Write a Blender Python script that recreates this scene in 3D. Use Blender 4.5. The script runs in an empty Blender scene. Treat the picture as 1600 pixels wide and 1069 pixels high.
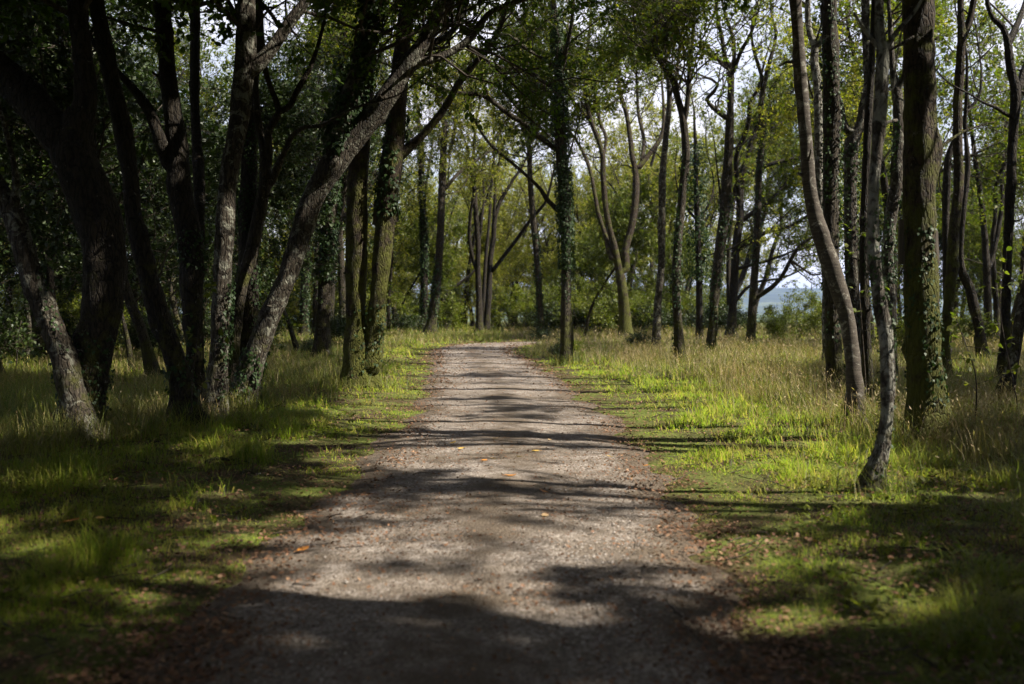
import bpy, math, random
import numpy as np
from mathutils import Vector

SEED = 11
R = np.random.default_rng(SEED)
random.seed(SEED)
scene = bpy.context.scene
COL = scene.collection

# ------------------------------------------------------------------ camera geometry
F = 1556.0                      # focal length in photo pixels (35 mm lens)
HOR = 480.0                     # horizon row in the photo
EYE = 1.6
PITCH = math.atan((534.5 - HOR) / F)
SUN_EL, SUN_AZ = math.radians(43), math.radians(-12)      # azimuth measured from +X towards +Y
TO_SUN = np.array([math.cos(SUN_EL) * math.cos(SUN_AZ), math.cos(SUN_EL) * math.sin(SUN_AZ), math.sin(SUN_EL)])


def at(px, py, D):
    cx, cy = (px - 800.0) / F, (534.5 - py) / F
    y = math.cos(PITCH) + math.sin(PITCH) * cy
    z = -math.sin(PITCH) + math.cos(PITCH) * cy
    return np.array([cx * D / y, D, EYE + z * D / y])


def depth(py, g=0.0):
    cy = (534.5 - py) / F
    y = math.cos(PITCH) + math.sin(PITCH) * cy
    z = -math.sin(PITCH) + math.cos(PITCH) * cy
    return (g - EYE) * y / z


# ------------------------------------------------------------------ noise
def _hash(ix, iy, iz, seed):
    h = (ix.astype(np.uint32) * np.uint32(374761393)) ^ (iy.astype(np.uint32) * np.uint32(668265263)) ^ (iz.astype(np.uint32) * np.uint32(2147483647 - 58)) ^ np.uint32((seed * 1274126177) & 0xffffffff)
    h = (h ^ (h >> np.uint32(13))) * np.uint32(1274126177)
    h = h ^ (h >> np.uint32(16))
    return (h & np.uint32(0xffffff)).astype(np.float64) / float(0xffffff)


def vnoise(P, seed=0):
    P = np.asarray(P, float)
    if P.shape[-1] == 2:
        P = np.concatenate([P, np.zeros(P.shape[:-1] + (1,))], -1)
    i = np.floor(P).astype(np.int64)
    f = P - i
    f = f * f * (3 - 2 * f)
    out = 0
    for dx in (0, 1):
        for dy in (0, 1):
            for dz in (0, 1):
                w = (f[..., 0] if dx else 1 - f[..., 0]) * (f[..., 1] if dy else 1 - f[..., 1]) * (f[..., 2] if dz else 1 - f[..., 2])
                out = out + w * _hash(i[..., 0] + dx, i[..., 1] + dy, i[..., 2] + dz, seed)
    return out


def fbm(P, seed=0, octv=3):
    P = np.asarray(P, float)
    s = 0
    a = 0.5
    for k in range(octv):
        s = s + a * vnoise(P * 2 ** k, seed + k)
        a *= 0.5
    return s / (1 - 0.5 ** octv)


def sstep(a, b, x):
    t = np.clip((x - a) / (b - a), 0, 1)
    return t * t * (3 - 2 * t)


# ------------------------------------------------------------------ mesh helpers
def mesh_np(name, V, faces, mats, smooth=True, mat_idx=None):
    """V (n,3); faces: list of int arrays (m,k)."""
    me = bpy.data.meshes.new(name)
    faces = [np.asarray(f, np.int64) for f in faces if len(f)]
    nl = sum(f.size for f in faces)
    npoly = sum(len(f) for f in faces)
    me.vertices.add(len(V))
    me.vertices.foreach_set('co', np.asarray(V, np.float32).ravel())
    me.loops.add(nl)
    me.polygons.add(npoly)
    me.loops.foreach_set('vertex_index', np.concatenate([f.ravel() for f in faces]).astype(np.int32))
    tot = np.concatenate([np.full(len(f), f.shape[1]) for f in faces])
    start = np.concatenate([[0], np.cumsum(tot)[:-1]])
    me.polygons.foreach_set('loop_start', start.astype(np.int32))
    if smooth:
        me.polygons.foreach_set('use_smooth', np.ones(npoly, bool))
    for m in mats:
        me.materials.append(m)
    if mat_idx is not None:
        me.polygons.foreach_set('material_index', np.asarray(mat_idx, np.int32))
    me.update(calc_edges=True)
    me.validate()
    return me


def link(name, me, parent=None, loc=None):
    o = bpy.data.objects.new(name, me)
    COL.objects.link(o)
    if parent is not None:
        o.parent = parent
    if loc is not None:
        o.location = loc
    return o


def tag(o, label, cat, group=None, kind=None):
    if label:
        o['label'] = label
    if cat:
        o['category'] = cat
    if group:
        o['group'] = group
    if kind:
        o['kind'] = kind
    return o


def unit(v):
    return v / np.maximum(np.linalg.norm(v, axis=-1, keepdims=True), 1e-9)


def tubes(P, Rr, k):
    """batch of tubes: P (B,n,3), Rr (B,n) -> verts, quads"""
    B, n, _ = P.shape
    T = np.empty_like(P)
    T[:, 1:-1] = P[:, 2:] - P[:, :-2]
    T[:, 0] = P[:, 1] - P[:, 0]
    T[:, -1] = P[:, -1] - P[:, -2]
    T = unit(T)
    mean = unit(P[:, -1] - P[:, 0])
    ref = np.where(np.abs(mean[:, 2:3]) < 0.8, np.array([[0, 0, 1.0]]), np.array([[1.0, 0, 0]]))
    U = unit(np.cross(T, ref[:, None, :]))
    W = np.cross(T, U)
    a = np.arange(k) * 2 * np.pi / k
    V = P[:, :, None, :] + Rr[:, :, None, None] * (np.cos(a)[None, None, :, None] * U[:, :, None, :] + np.sin(a)[None, None, :, None] * W[:, :, None, :])
    idx = np.arange(B * n * k).reshape(B, n, k)
    nx = np.roll(idx, -1, 2)
    Q = np.stack([idx[:, :-1], nx[:, :-1], nx[:, 1:], idx[:, 1:]], -1).reshape(-1, 4)
    return V.reshape(-1, 3), Q


class Acc:
    def __init__(self):
        self.V, self.Fs, self.n = [], [], 0

    def add(self, V, *Fs):
        for f in Fs:
            if len(f):
                self.Fs.append(np.asarray(f) + self.n)
        self.V.append(V)
        self.n += len(V)

    def mesh(self, name, mats, smooth=True):
        return mesh_np(name, np.concatenate(self.V), self.Fs, mats, smooth)


def resample(P, r, step):
    """Catmull-Rom through P (n,3) with radii r."""
    P = np.asarray(P, float)
    r = np.asarray(r, float)
    n = len(P)
    E = np.vstack([2 * P[0] - P[1], P, 2 * P[-1] - P[-2]])
    oP, orr = [], []
    for i in range(n - 1):
        L = np.linalg.norm(P[i + 1] - P[i])
        m = max(1, int(round(L / step)))
        t = (np.arange(m) / m)[:, None]
        p0, p1, p2, p3 = E[i], E[i + 1], E[i + 2], E[i + 3]
        oP.append(0.5 * ((2 * p1) + (-p0 + p2) * t + (2 * p0 - 5 * p1 + 4 * p2 - p3) * t ** 2 + (-p0 + 3 * p1 - 3 * p2 + p3) * t ** 3))
        tt = t[:, 0] * t[:, 0] * (3 - 2 * t[:, 0])
        orr.append(r[i] * (1 - tt) + r[i + 1] * tt)
    oP.append(P[-1:])
    orr.append(r[-1:])
    return np.concatenate(oP), np.concatenate(orr)


def trunk_tube(acc, P, r, k, seed, flare=True, rough=0.07, near=False):
    """one limb with knotty radius, root flare and a closed end"""
    n = len(P)
    T = np.gradient(P, axis=0)
    T = unit(T)
    ref = np.array([0.31, 0.95, 0.05])
    if abs(np.dot(unit(P[-1] - P[0]), ref)) > 0.85:
        ref = np.array([1.0, 0.1, 0.1])
    U = unit(np.cross(T, ref))
    W = np.cross(T, U)
    a = np.arange(k) * 2 * np.pi / k
    s = np.concatenate([[0], np.cumsum(np.linalg.norm(np.diff(P, axis=0), axis=1))])
    ca, sa = np.cos(a), np.sin(a)
    rr = np.maximum(r, 0.004)
    q = np.stack([np.broadcast_to(ca * 1.6, (n, k)), np.broadcast_to(sa * 1.6, (n, k)), np.broadcast_to((s * 1.7)[:, None], (n, k))], -1)
    q2 = np.stack([np.broadcast_to(ca * 4, (n, k)), np.broadcast_to(sa * 4, (n, k)), np.broadcast_to((s * 6)[:, None], (n, k))], -1)
    f = 1 + rough * 2.2 * (vnoise(q, seed) - 0.5) + rough * 1.5 * (vnoise(q2, seed + 5) - 0.5) + rough * 1.0 * (vnoise(q2 * np.array([2.6, 2.6, 1.3]), seed + 9) - 0.5)
    if flare:
        h = np.maximum(P[:, 2], 0)
        lob = 0.5 + 0.5 * np.cos(a * 5 + seed + 1.3 * np.sin(a * 2 + seed))
        f = f * (1 + np.exp(-h / 0.28)[:, None] * (0.16 + 0.50 * lob[None, :]))
    if near:
        rg_ = np.random.default_rng(seed * 31 + 7)
        for _ in range(max(3, int(s[-1] * 2.2))):
            s0, a0, wd = rg_.uniform(0.1, s[-1]), rg_.uniform(0, 2 * np.pi), rg_.uniform(0.05, 0.13)
            i0 = int(np.abs(s - s0).argmin())
            da = (a[None, :] - a0 + np.pi) % (2 * np.pi) - np.pi
            g = np.exp(-((s[:, None] - s0) / wd) ** 2 - (da * rr[i0] / wd) ** 2)
            f = f + g * rg_.choice([0.20, 0.28, 0.14, -0.12])
            if rg_.random() < 0.28 and P[i0, 2] > 0.5:
                d0 = math.cos(a0) * U[i0] + math.sin(a0) * W[i0] + np.array([0, 0, rg_.uniform(0.0, 0.7)])
                d0 = d0 / np.linalg.norm(d0)
                Ls = rg_.uniform(0.04, 0.22)
                q0 = P[i0] + d0 * rr[i0] * 0.6
                rs = rg_.uniform(0.010, 0.022)
                sp = np.stack([q0, q0 + d0 * (rr[i0] * 0.4 + Ls * 0.5), q0 + d0 * (rr[i0] * 0.4 + Ls) + rg_.normal(size=3) * 0.02])
                v_, q_ = tubes(sp[None], np.array([[rs * 1.7, rs, rs * 0.75]]), 6)
                acc.add(v_, q_, np.array([[12, 13, 14, 15, 16, 17]]))
    V = P[:, None, :] + (rr[:, None] * f)[:, :, None] * (ca[None, :, None] * U[:, None, :] + sa[None, :, None] * W[:, None, :])
    idx = np.arange(n * k).reshape(n, k)
    nx = np.roll(idx, -1, 1)
    Q = np.stack([idx[:-1], nx[:-1], nx[1:], idx[1:]], -1).reshape(-1, 4)
    V = np.concatenate([V.reshape(-1, 3), P[-1:] + T[-1:] * r[-1] * 0.3])
    tri = np.stack([idx[-1], nx[-1], np.full(k, n * k)], -1)
    acc.add(V, Q, tri)


# ------------------------------------------------------------------ materials
def mat(name):
    m = bpy.data.materials.new(name)
    m.use_nodes = True
    nt = m.node_tree
    nt.nodes.clear()
    out = nt.nodes.new('ShaderNodeOutputMaterial')
    return m, nt, out


def nd(nt, t, **kw):
    n = nt.nodes.new(t)
    for k, v in kw.items():
        if k.startswith('i_'):
            n.inputs[k[2:].replace('_', ' ')].default_value = v
        else:
            setattr(n, k, v)
    return n


def ramp(nt, fac, stops):
    n = nt.nodes.new('ShaderNodeValToRGB')
    el = n.color_ramp.elements
    while len(el) > 1:
        el.remove(el[-1])
    el[0].position = stops[0][0]
    el[0].color = (*stops[0][1], 1) if len(stops[0][1]) == 3 else stops[0][1]
    for p, c in stops[1:]:
        e = el.new(p)
        e.color = (*c, 1)
    nt.links.new(fac, n.inputs['Fac'])
    return n.outputs['Color']


def mixc(nt, fac, a, b, mode='MIX'):
    n = nt.nodes.new('ShaderNodeMix')
    n.data_type = 'RGBA'
    n.blend_type = mode
    for s, v in (('Factor', fac), ('A', a), ('B', b)):
        sock = [x for x in n.inputs if x.name == s and x.type == ('VALUE' if s == 'Factor' else 'RGBA')][0]
        if isinstance(v, (int, float)):
            sock.default_value = v
        elif isinstance(v, tuple):
            sock.default_value = (*v, 1)
        else:
            nt.links.new(v, sock)
    return [x for x in n.outputs if x.type == 'RGBA'][0]


def math_(nt, op, a, b=None, c=None):
    n = nt.nodes.new('ShaderNodeMath')
    n.operation = op
    n.use_clamp = False
    for i, v in enumerate((a, b, c)):
        if v is None:
            continue
        if isinstance(v, (int, float)):
            n.inputs[i].default_value = v
        else:
            nt.links.new(v, n.inputs[i])
    return n.outputs[0]


def noise(nt, vec, scale, detail=4, rough=0.55, dist=0.0):
    n = nd(nt, 'ShaderNodeTexNoise')
    n.inputs['Scale'].default_value = scale
    n.inputs['Detail'].default_value = detail
    n.inputs['Roughness'].default_value = rough
    n.inputs['Distortion'].default_value = dist
    if vec is not None:
        nt.links.new(vec, n.inputs['Vector'])
    return n.outputs['Fac']


def objvec(nt, scale=(1, 1, 1)):
    tc = nd(nt, 'ShaderNodeTexCoord')
    oi = nd(nt, 'ShaderNodeObjectInfo')
    add = nd(nt, 'ShaderNodeVectorMath', operation='ADD')
    mul = math_(nt, 'MULTIPLY', oi.outputs['Random'], 37.0)
    cmb = nd(nt, 'ShaderNodeCombineXYZ')
    for s in 'XYZ':
        nt.links.new(mul, cmb.inputs[s])
    nt.links.new(tc.outputs['Object'], add.inputs[0])
    nt.links.new(cmb.outputs[0], add.inputs[1])
    mp = nd(nt, 'ShaderNodeMapping')
    mp.inputs['Scale'].default_value = scale
    nt.links.new(add.outputs[0], mp.inputs['Vector'])
    return add.outputs[0], mp.outputs[0], tc.outputs['Object']


def bark_mat(name, dark, lite, lichen=0.35, lichen_c=(0.30, 0.29, 0.25), moss=0.3, moss_h=3.0, moss_c=(0.060, 0.062, 0.012), banded=False, bump=1.0):
    m, nt, out = mat(name)
    base, vert, obj = objvec(nt, (1, 1, 0.2) if not banded else (1, 1, 9))
    fine = noise(nt, vert, 34 if not banded else 4.5, 8, 0.72)
    vor = nd(nt, 'ShaderNodeTexVoronoi', feature='DISTANCE_TO_EDGE')
    vor.inputs['Scale'].default_value = 34
    nt.links.new(vert, vor.inputs['Vector'])
    ridge = math_(nt, 'MINIMUM', math_(nt, 'MULTIPLY', vor.outputs['Distance'], 4.0), 1.0)
    wv = nd(nt, 'ShaderNodeVectorMath', operation='ADD')
    wn = nd(nt, 'ShaderNodeTexNoise')
    wn.inputs['Scale'].default_value = 6
    nt.links.new(base, wn.inputs['Vector'])
    ws = nd(nt, 'ShaderNodeVectorMath', operation='SCALE')
    ws.inputs['Scale'].default_value = 0.10
    nt.links.new(wn.outputs['Color'], ws.inputs[0])
    nt.links.new(vert, wv.inputs[0])
    nt.links.new(ws.outputs[0], wv.inputs[1])
    vor2 = nd(nt, 'ShaderNodeTexVoronoi', feature='DISTANCE_TO_EDGE')
    vor2.inputs['Scale'].default_value = 17
    nt.links.new(wv.outputs[0], vor2.inputs['Vector'])
    crack = math_(nt, 'MINIMUM', math_(nt, 'MULTIPLY', vor2.outputs['Distance'], 7.0), 1.0)
    h0 = math_(nt, 'ADD', math_(nt, 'MULTIPLY', fine, 0.78), math_(nt, 'MULTIPLY', ridge, 0.22 if not banded else 0.05))
    h = h0 if banded else math_(nt, 'ADD', math_(nt, 'MULTIPLY', h0, 0.62), math_(nt, 'MULTIPLY', crack, 0.30))
    c = ramp(nt, h, [(0.34, dark), (0.74, lite)])
    big = noise(nt, base, 2.3, 3, 0.6)
    c = mixc(nt, math_(nt, 'MULTIPLY', big, 0.5), c, tuple(x * 0.45 for x in lite))
    if lichen > 0:
        ln = noise(nt, base, 7.0, 6, 0.72, 0.6)
        ls = ramp(nt, ln, [(0.72 - lichen * 0.5, (0, 0, 0)), (0.80 - lichen * 0.5, (1, 1, 1))])
        ls2 = math_(nt, 'MULTIPLY', ls, math_(nt, 'ADD', 0.25, math_(nt, 'MULTIPLY', fine, 0.9)))
        c = mixc(nt, ls2, c, lichen_c)
    if moss > 0:
        sep = nd(nt, 'ShaderNodeSeparateXYZ')
        nt.links.new(obj, sep.inputs[0])
        low = math_(nt, 'SUBTRACT', 1.0, math_(nt, 'DIVIDE', sep.outputs['Z'], moss_h))
        low = math_(nt, 'MAXIMUM', low, 0.0)
        mn = noise(nt, base, 4.0, 5, 0.7)
        mm = math_(nt, 'ADD', mn, math_(nt, 'MULTIPLY', low, 0.22))
        ms = ramp(nt, mm, [(0.74 - moss * 0.4, (0, 0, 0)), (0.90 - moss * 0.4, (1, 1, 1))])
        mc = mixc(nt, fine, tuple(x * 0.5 for x in moss_c), moss_c)
        c = mixc(nt, ms, c, mc)
    bs = nd(nt, 'ShaderNodeBsdfPrincipled')
    bs.inputs['Roughness'].default_value = 0.85
    bs.inputs['Specular IOR Level'].default_value = 0.2
    nt.links.new(c, bs.inputs['Base Color'])
    bp = nd(nt, 'ShaderNodeBump')
    bp.inputs['Strength'].default_value = bump
    bp.inputs['Distance'].default_value = 0.05
    nt.links.new(h, bp.inputs['Height'])
    nt.links.new(bp.outputs[0], bs.inputs['Normal'])
    nt.links.new(bs.outputs[0], out.inputs[0])
    return m


def leaf_mat(name, cols, trans=0.4, rough=0.5, clump=0.7, spec=0.3, tint=(1.15, 1.35, 0.5), upn=0.0, dry=None):
    """cols: colours spread at random over single leaves"""
    m, nt, out = mat(name)
    geo = nd(nt, 'ShaderNodeNewGeometry')
    n = len(cols)
    c = ramp(nt, geo.outputs['Random Per Island'], [(i / max(1, n - 1) * 0.999, cols[i]) for i in range(n)])
    if clump:
        base, vert, obj = objvec(nt)
        cn = noise(nt, base, clump, 2, 0.5)
        c = mixc(nt, ramp(nt, cn, [(0.35, (0, 0, 0)), (0.7, (1, 1, 1))]), c, mixc(nt, 1.0, c, (1.3, 1.2, 0.9), 'MULTIPLY'))
    if dry:
        base2, vert2, obj2 = objvec(nt)
        dn = noise(nt, base2, dry[0], 4, 0.65)
        c = mixc(nt, math_(nt, 'MULTIPLY', ramp(nt, dn, [(0.46, (0, 0, 0)), (0.64, (1, 1, 1))]), dry[1]), c, dry[2])
    bs = nd(nt, 'ShaderNodeBsdfPrincipled')
    bs.inputs['Roughness'].default_value = rough
    bs.inputs['Specular IOR Level'].default_value = spec
    nt.links.new(c, bs.inputs['Base Color'])
    if upn:
        vm = nd(nt, 'ShaderNodeMix', data_type='VECTOR')
        vm.inputs[0].default_value = upn
        nt.links.new(geo.outputs['Normal'], vm.inputs[4])
        vm.inputs[5].default_value = (0, 0, 1)
        vn = nd(nt, 'ShaderNodeVectorMath', operation='NORMALIZE')
        nt.links.new(vm.outputs[1], vn.inputs[0])
        nt.links.new(vn.outputs[0], bs.inputs['Normal'])
    tr = nd(nt, 'ShaderNodeBsdfTranslucent')
    nt.links.new(mixc(nt, 1.0, c, tint, 'MULTIPLY'), tr.inputs['Color'])
    mx = nd(nt, 'ShaderNodeMixShader')
    mx.inputs[0].default_value = trans
    nt.links.new(bs.outputs[0], mx.inputs[1])
    nt.links.new(tr.outputs[0], mx.inputs[2])
    nt.links.new(mx.outputs[0], out.inputs[0])
    return m


M = {}
M['oak'] = bark_mat('oak_bark', (0.007, 0.0055, 0.004), (0.058, 0.047, 0.031), 0.22, moss=0.35, moss_h=3.5)
M['mossy'] = bark_mat('mossy_bark', (0.008, 0.006, 0.004), (0.056, 0.040, 0.026), 0.18, moss=0.58, moss_h=5.0, moss_c=(0.072, 0.076, 0.012))
M['pale'] = bark_mat('lichened_bark', (0.009, 0.007, 0.005), (0.064, 0.052, 0.037), 0.40, (0.19, 0.19, 0.15), moss=0.22, moss_h=2.5)
M['smooth'] = bark_mat('smooth_banded_bark', (0.026, 0.020, 0.016), (0.165, 0.143, 0.112), 0.36, (0.28, 0.27, 0.225), moss=0.12, moss_h=1.5, banded=True, bump=0.4)
M['lichen'] = bark_mat('grey_lichen_bark', (0.016, 0.013, 0.010), (0.105, 0.090, 0.070), 0.50, (0.27, 0.27, 0.225), moss=0.2, moss_h=1.6)
M['dark'] = bark_mat('dark_bark', (0.006, 0.0045, 0.0035), (0.034, 0.027, 0.018), 0.16, moss=0.25, moss_h=3.0)  # also put on left trunks, where its colour stands in for shade
M['twig'] = bark_mat('twig_bark', (0.015, 0.012, 0.009), (0.075, 0.06, 0.045), 0.2, moss=0.0, bump=0.2)

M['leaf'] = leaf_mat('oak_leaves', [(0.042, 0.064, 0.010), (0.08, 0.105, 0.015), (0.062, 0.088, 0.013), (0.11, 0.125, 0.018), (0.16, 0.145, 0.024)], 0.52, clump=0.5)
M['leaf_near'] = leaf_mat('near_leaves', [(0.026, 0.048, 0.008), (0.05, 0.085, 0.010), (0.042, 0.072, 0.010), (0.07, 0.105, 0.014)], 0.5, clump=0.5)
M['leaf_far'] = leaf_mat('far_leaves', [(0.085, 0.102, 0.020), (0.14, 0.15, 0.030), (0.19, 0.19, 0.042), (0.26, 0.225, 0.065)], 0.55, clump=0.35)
M['leaf_dark'] = leaf_mat('dark_shaded_leaves', [(0.012, 0.024, 0.007), (0.022, 0.038, 0.009), (0.032, 0.050, 0.012)], 0.22, clump=0.6)  # darkened in place of shade in the left wood; dark bushes share it
M['leaf_fern'] = leaf_mat('feathery_leaves', [(0.050, 0.070, 0.014), (0.075, 0.095, 0.018), (0.10, 0.115, 0.02)], 0.45, clump=0.6)
M['leaf_bush'] = leaf_mat('bush_leaves', [(0.060, 0.085, 0.013), (0.095, 0.118, 0.018), (0.14, 0.15, 0.026)], 0.45, clump=0.8)
M['ivy'] = leaf_mat('ivy_leaves', [(0.013, 0.030, 0.009), (0.022, 0.044, 0.012), (0.034, 0.056, 0.016)], 0.18, rough=0.55, clump=0, spec=0.2)
M['grass'] = leaf_mat('short_grass_blades', [(0.10, 0.165, 0.012), (0.15, 0.230, 0.017), (0.19, 0.272, 0.024), (0.25, 0.275, 0.037), (0.32, 0.26, 0.10)], 0.40, rough=0.5, clump=0.9, spec=0.25, upn=0.82, dry=(1.1, 0.42, (0.25, 0.19, 0.075)))
M['tallgrass'] = leaf_mat('tall_grass_blades', [(0.06, 0.095, 0.014), (0.09, 0.13, 0.020), (0.13, 0.15, 0.028), (0.20, 0.165, 0.06)], 0.38, rough=0.5, clump=0.7, spec=0.25, upn=0.45, dry=(0.5, 0.6, (0.15, 0.115, 0.055)))
M['straw'] = leaf_mat('dry_grass_stems', [(0.15, 0.112, 0.062), (0.22, 0.17, 0.10), (0.29, 0.235, 0.15), (0.12, 0.115, 0.045), (0.10, 0.07, 0.04)], 0.3, rough=0.6, clump=0.5, spec=0.2, upn=0.4)
M['litter'] = leaf_mat('leaf_litter', [(0.07, 0.032, 0.016), (0.11, 0.052, 0.026), (0.15, 0.075, 0.04), (0.20, 0.11, 0.06), (0.05, 0.028, 0.018), (0.28, 0.17, 0.10)], 0.12, rough=0.7, clump=0)
M['yellow'] = leaf_mat('yellow_leaf', [(0.55, 0.34, 0.06), (0.62, 0.42, 0.12)], 0.2, rough=0.55, clump=0)
M['orange'] = leaf_mat('orange_leaf', [(0.45, 0.18, 0.04), (0.50, 0.22, 0.05)], 0.2, rough=0.55, clump=0)
M['tan'] = leaf_mat('tan_leaf', [(0.42, 0.28, 0.15), (0.5, 0.35, 0.2)], 0.2, rough=0.6, clump=0)


def wood_mat():
    m, nt, out = mat('weathered_wood')
    base, vert, obj = objvec(nt, (1, 1, 0.06))
    f = noise(nt, vert, 60, 5, 0.6)
    c = ramp(nt, f, [(0.3, (0.028, 0.021, 0.014)), (0.7, (0.085, 0.065, 0.045))])
    bs = nd(nt, 'ShaderNodeBsdfPrincipled')
    bs.inputs['Roughness'].default_value = 0.8
    nt.links.new(c, bs.inputs['Base Color'])
    bp = nd(nt, 'ShaderNodeBump')
    bp.inputs['Strength'].default_value = 0.4
    bp.inputs['Distance'].default_value = 0.01
    nt.links.new(f, bp.inputs['Height'])
    nt.links.new(bp.outputs[0], bs.inputs['Normal'])
    nt.links.new(bs.outputs[0], out.inputs[0])
    return m


M['wood'] = wood_mat()


def ground_mat():
    m, nt, out = mat('woodland_floor')
    tc = nd(nt, 'ShaderNodeTexCoord')
    v = tc.outputs['Object']
    n1 = noise(nt, v, 1.3, 5, 0.6)
    n2 = noise(nt, v, 30, 4, 0.6)
    n3 = noise(nt, v, 0.012, 4, 0.6)
    soil = ramp(nt, n2, [(0.3, (0.022, 0.016, 0.009)), (0.7, (0.085, 0.060, 0.034))])
    moss = ramp(nt, n2, [(0.3, (0.045, 0.066, 0.012)), (0.7, (0.13, 0.150, 0.034))])
    c = mixc(nt, ramp(nt, n1, [(0.4, (0, 0, 0)), (0.6, (1, 1, 1))]), soil, moss)
    # farmland of the valley beyond the wood
    field = ramp(nt, n3, [(0.38, (0.012, 0.024, 0.010)), (0.47, (0.05, 0.075, 0.022)), (0.55, (0.10, 0.11, 0.04)), (0.62, (0.018, 0.03, 0.012))])
    ln = nd(nt, 'ShaderNodeVectorMath', operation='LENGTH')
    nt.links.new(v, ln.inputs[0])
    far = ramp(nt, math_(nt, 'DIVIDE', ln.outputs['Value'], 400.0), [(0.25, (0, 0, 0)), (0.6, (1, 1, 1))])
    c = mixc(nt, far, c, field)
    bs = nd(nt, 'ShaderNodeBsdfPrincipled')
    bs.inputs['Roughness'].default_value = 0.95
    bs.inputs['Specular IOR Level'].default_value = 0.1
    nt.links.new(c, bs.inputs['Base Color'])
    bp = nd(nt, 'ShaderNodeBump')
    bp.inputs['Strength'].default_value = 0.7
    bp.inputs['Distance'].default_value = 0.03
    nt.links.new(n2, bp.inputs['Height'])
    nt.links.new(bp.outputs[0], bs.inputs['Normal'])
    nt.links.new(bs.outputs[0], out.inputs[0])
    return m


def path_mat():
    m, nt, out = mat('compacted_gravel')
    tc = nd(nt, 'ShaderNodeTexCoord')
    v = tc.outputs['Object']
    at_ = nd(nt, 'ShaderNodeAttribute', attribute_name='edge')
    n0 = noise(nt, v, 0.9, 4, 0.6)
    n1 = noise(nt, v, 6.0, 5, 0.65)
    n2 = noise(nt, v, 70, 3, 0.6)
    vor = nd(nt, 'ShaderNodeTexVoronoi')
    vor.inputs['Scale'].default_value = 55
    nt.links.new(v, vor.inputs['Vector'])
    stone = ramp(nt, vor.outputs['Color'], [(0.1, (0.095, 0.077, 0.062)), (0.5, (0.195, 0.166, 0.141)), (0.9, (0.35, 0.315, 0.28))])
    dirt = ramp(nt, n2, [(0.3, (0.052, 0.039, 0.028)), (0.7, (0.135, 0.108, 0.080))])
    s = math_(nt, 'ADD', math_(nt, 'MULTIPLY', n0, 0.55), math_(nt, 'MULTIPLY', n1, 0.45))
    s = math_(nt, 'ADD', s, math_(nt, 'MULTIPLY', at_.outputs['Fac'], 0.42))
    c = mixc(nt, ramp(nt, s, [(0.42, (0.06, 0.06, 0.06)), (0.62, (1, 1, 1))]), stone, dirt)
    soil = ramp(nt, n2, [(0.3, (0.036, 0.027, 0.019)), (0.7, (0.135, 0.103, 0.074))])
    se = math_(nt, 'ADD', math_(nt, 'MULTIPLY', math_(nt, 'SUBTRACT', math_(nt, 'ADD', math_(nt, 'MULTIPLY', n1, 0.5), math_(nt, 'MULTIPLY', n0, 0.5)), 0.5), 3.2), at_.outputs['Fac'])
    c = mixc(nt, ramp(nt, se, [(0.45, (0, 0, 0)), (0.95, (1, 1, 1))]), c, soil)
    bs = nd(nt, 'ShaderNodeBsdfPrincipled')
    bs.inputs['Roughness'].default_value = 0.9
    bs.inputs['Specular IOR Level'].default_value = 0.2
    nt.links.new(c, bs.inputs['Base Color'])
    bp = nd(nt, 'ShaderNodeBump')
    bp.inputs['Strength'].default_value = 0.8
    bp.inputs['Distance'].default_value = 0.02
    hh = math_(nt, 'ADD', math_(nt, 'MULTIPLY', vor.outputs['Distance'], -0.6), math_(nt, 'ADD', math_(nt, 'MULTIPLY', n2, 0.3), n1))
    nt.links.new(hh, bp.inputs['Height'])
    nt.links.new(bp.outputs[0], bs.inputs['Normal'])
    nt.links.new(bs.outputs[0], out.inputs[0])
    return m


def plain_mat(name, stops, scale, rough=0.9):
    m, nt, out = mat(name)
    geo = nd(nt, 'ShaderNodeNewGeometry')
    tc = nd(nt, 'ShaderNodeTexCoord')
    n = noise(nt, tc.outputs['Object'], scale, 5, 0.6)
    c = ramp(nt, n, stops)
    bs = nd(nt, 'ShaderNodeBsdfPrincipled')
    bs.inputs['Roughness'].default_value = rough
    nt.links.new(c, bs.inputs['Base Color'])
    nt.links.new(bs.outputs[0], out.inputs[0])
    return m


def pebble_mat():
    m, nt, out = mat('pebbles')
    geo = nd(nt, 'ShaderNodeNewGeometry')
    c = ramp(nt, geo.outputs['Random Per Island'], [(0, (0.09, 0.075, 0.062)), (0.5, (0.19, 0.165, 0.14)), (0.99, (0.36, 0.33, 0.30))])
    bs = nd(nt, 'ShaderNodeBsdfPrincipled')
    bs.inputs['Roughness'].default_value = 0.85
    nt.links.new(c, bs.inputs['Base Color'])
    nt.links.new(bs.outputs[0], out.inputs[0])
    return m


# ------------------------------------------------------------------ path course and ground
CL = np.array([(-0.4, -8), (-0.34, 0), (-0.28, 4.8), (-0.22, 6.2), (-0.1, 8.3), (-0.03, 11.3), (-0.1, 15.6), (-0.35, 20.7), (-0.8, 27.7), (-1.35, 34.5), (-1.5, 38.5), (-1.0, 41.6), (0.6, 44.1), (3.5, 45.7), (8, 46.6), (16, 47), (34, 46.5)], float)
CLd, _ = resample(np.c_[CL, np.zeros(len(CL))], np.ones(len(CL)), 0.4)
CLd = CLd[:, :2]
HALF = 1.40
GX0, GY0, GS = -45.0, -10.0, 0.125
gx = np.arange(GX0, 45, GS)
gy = np.arange(GY0, 80, GS)
_D = np.empty((len(gy), len(gx)))
for j, yy in enumerate(gy):
    near = CLd[np.abs(CLd[:, 1] - yy) < 46]
    d2 = (gx[:, None] - near[None, :, 0]) ** 2 + (yy - near[None, :, 1]) ** 2
    _D[j] = np.sqrt(d2.min(1))


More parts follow.
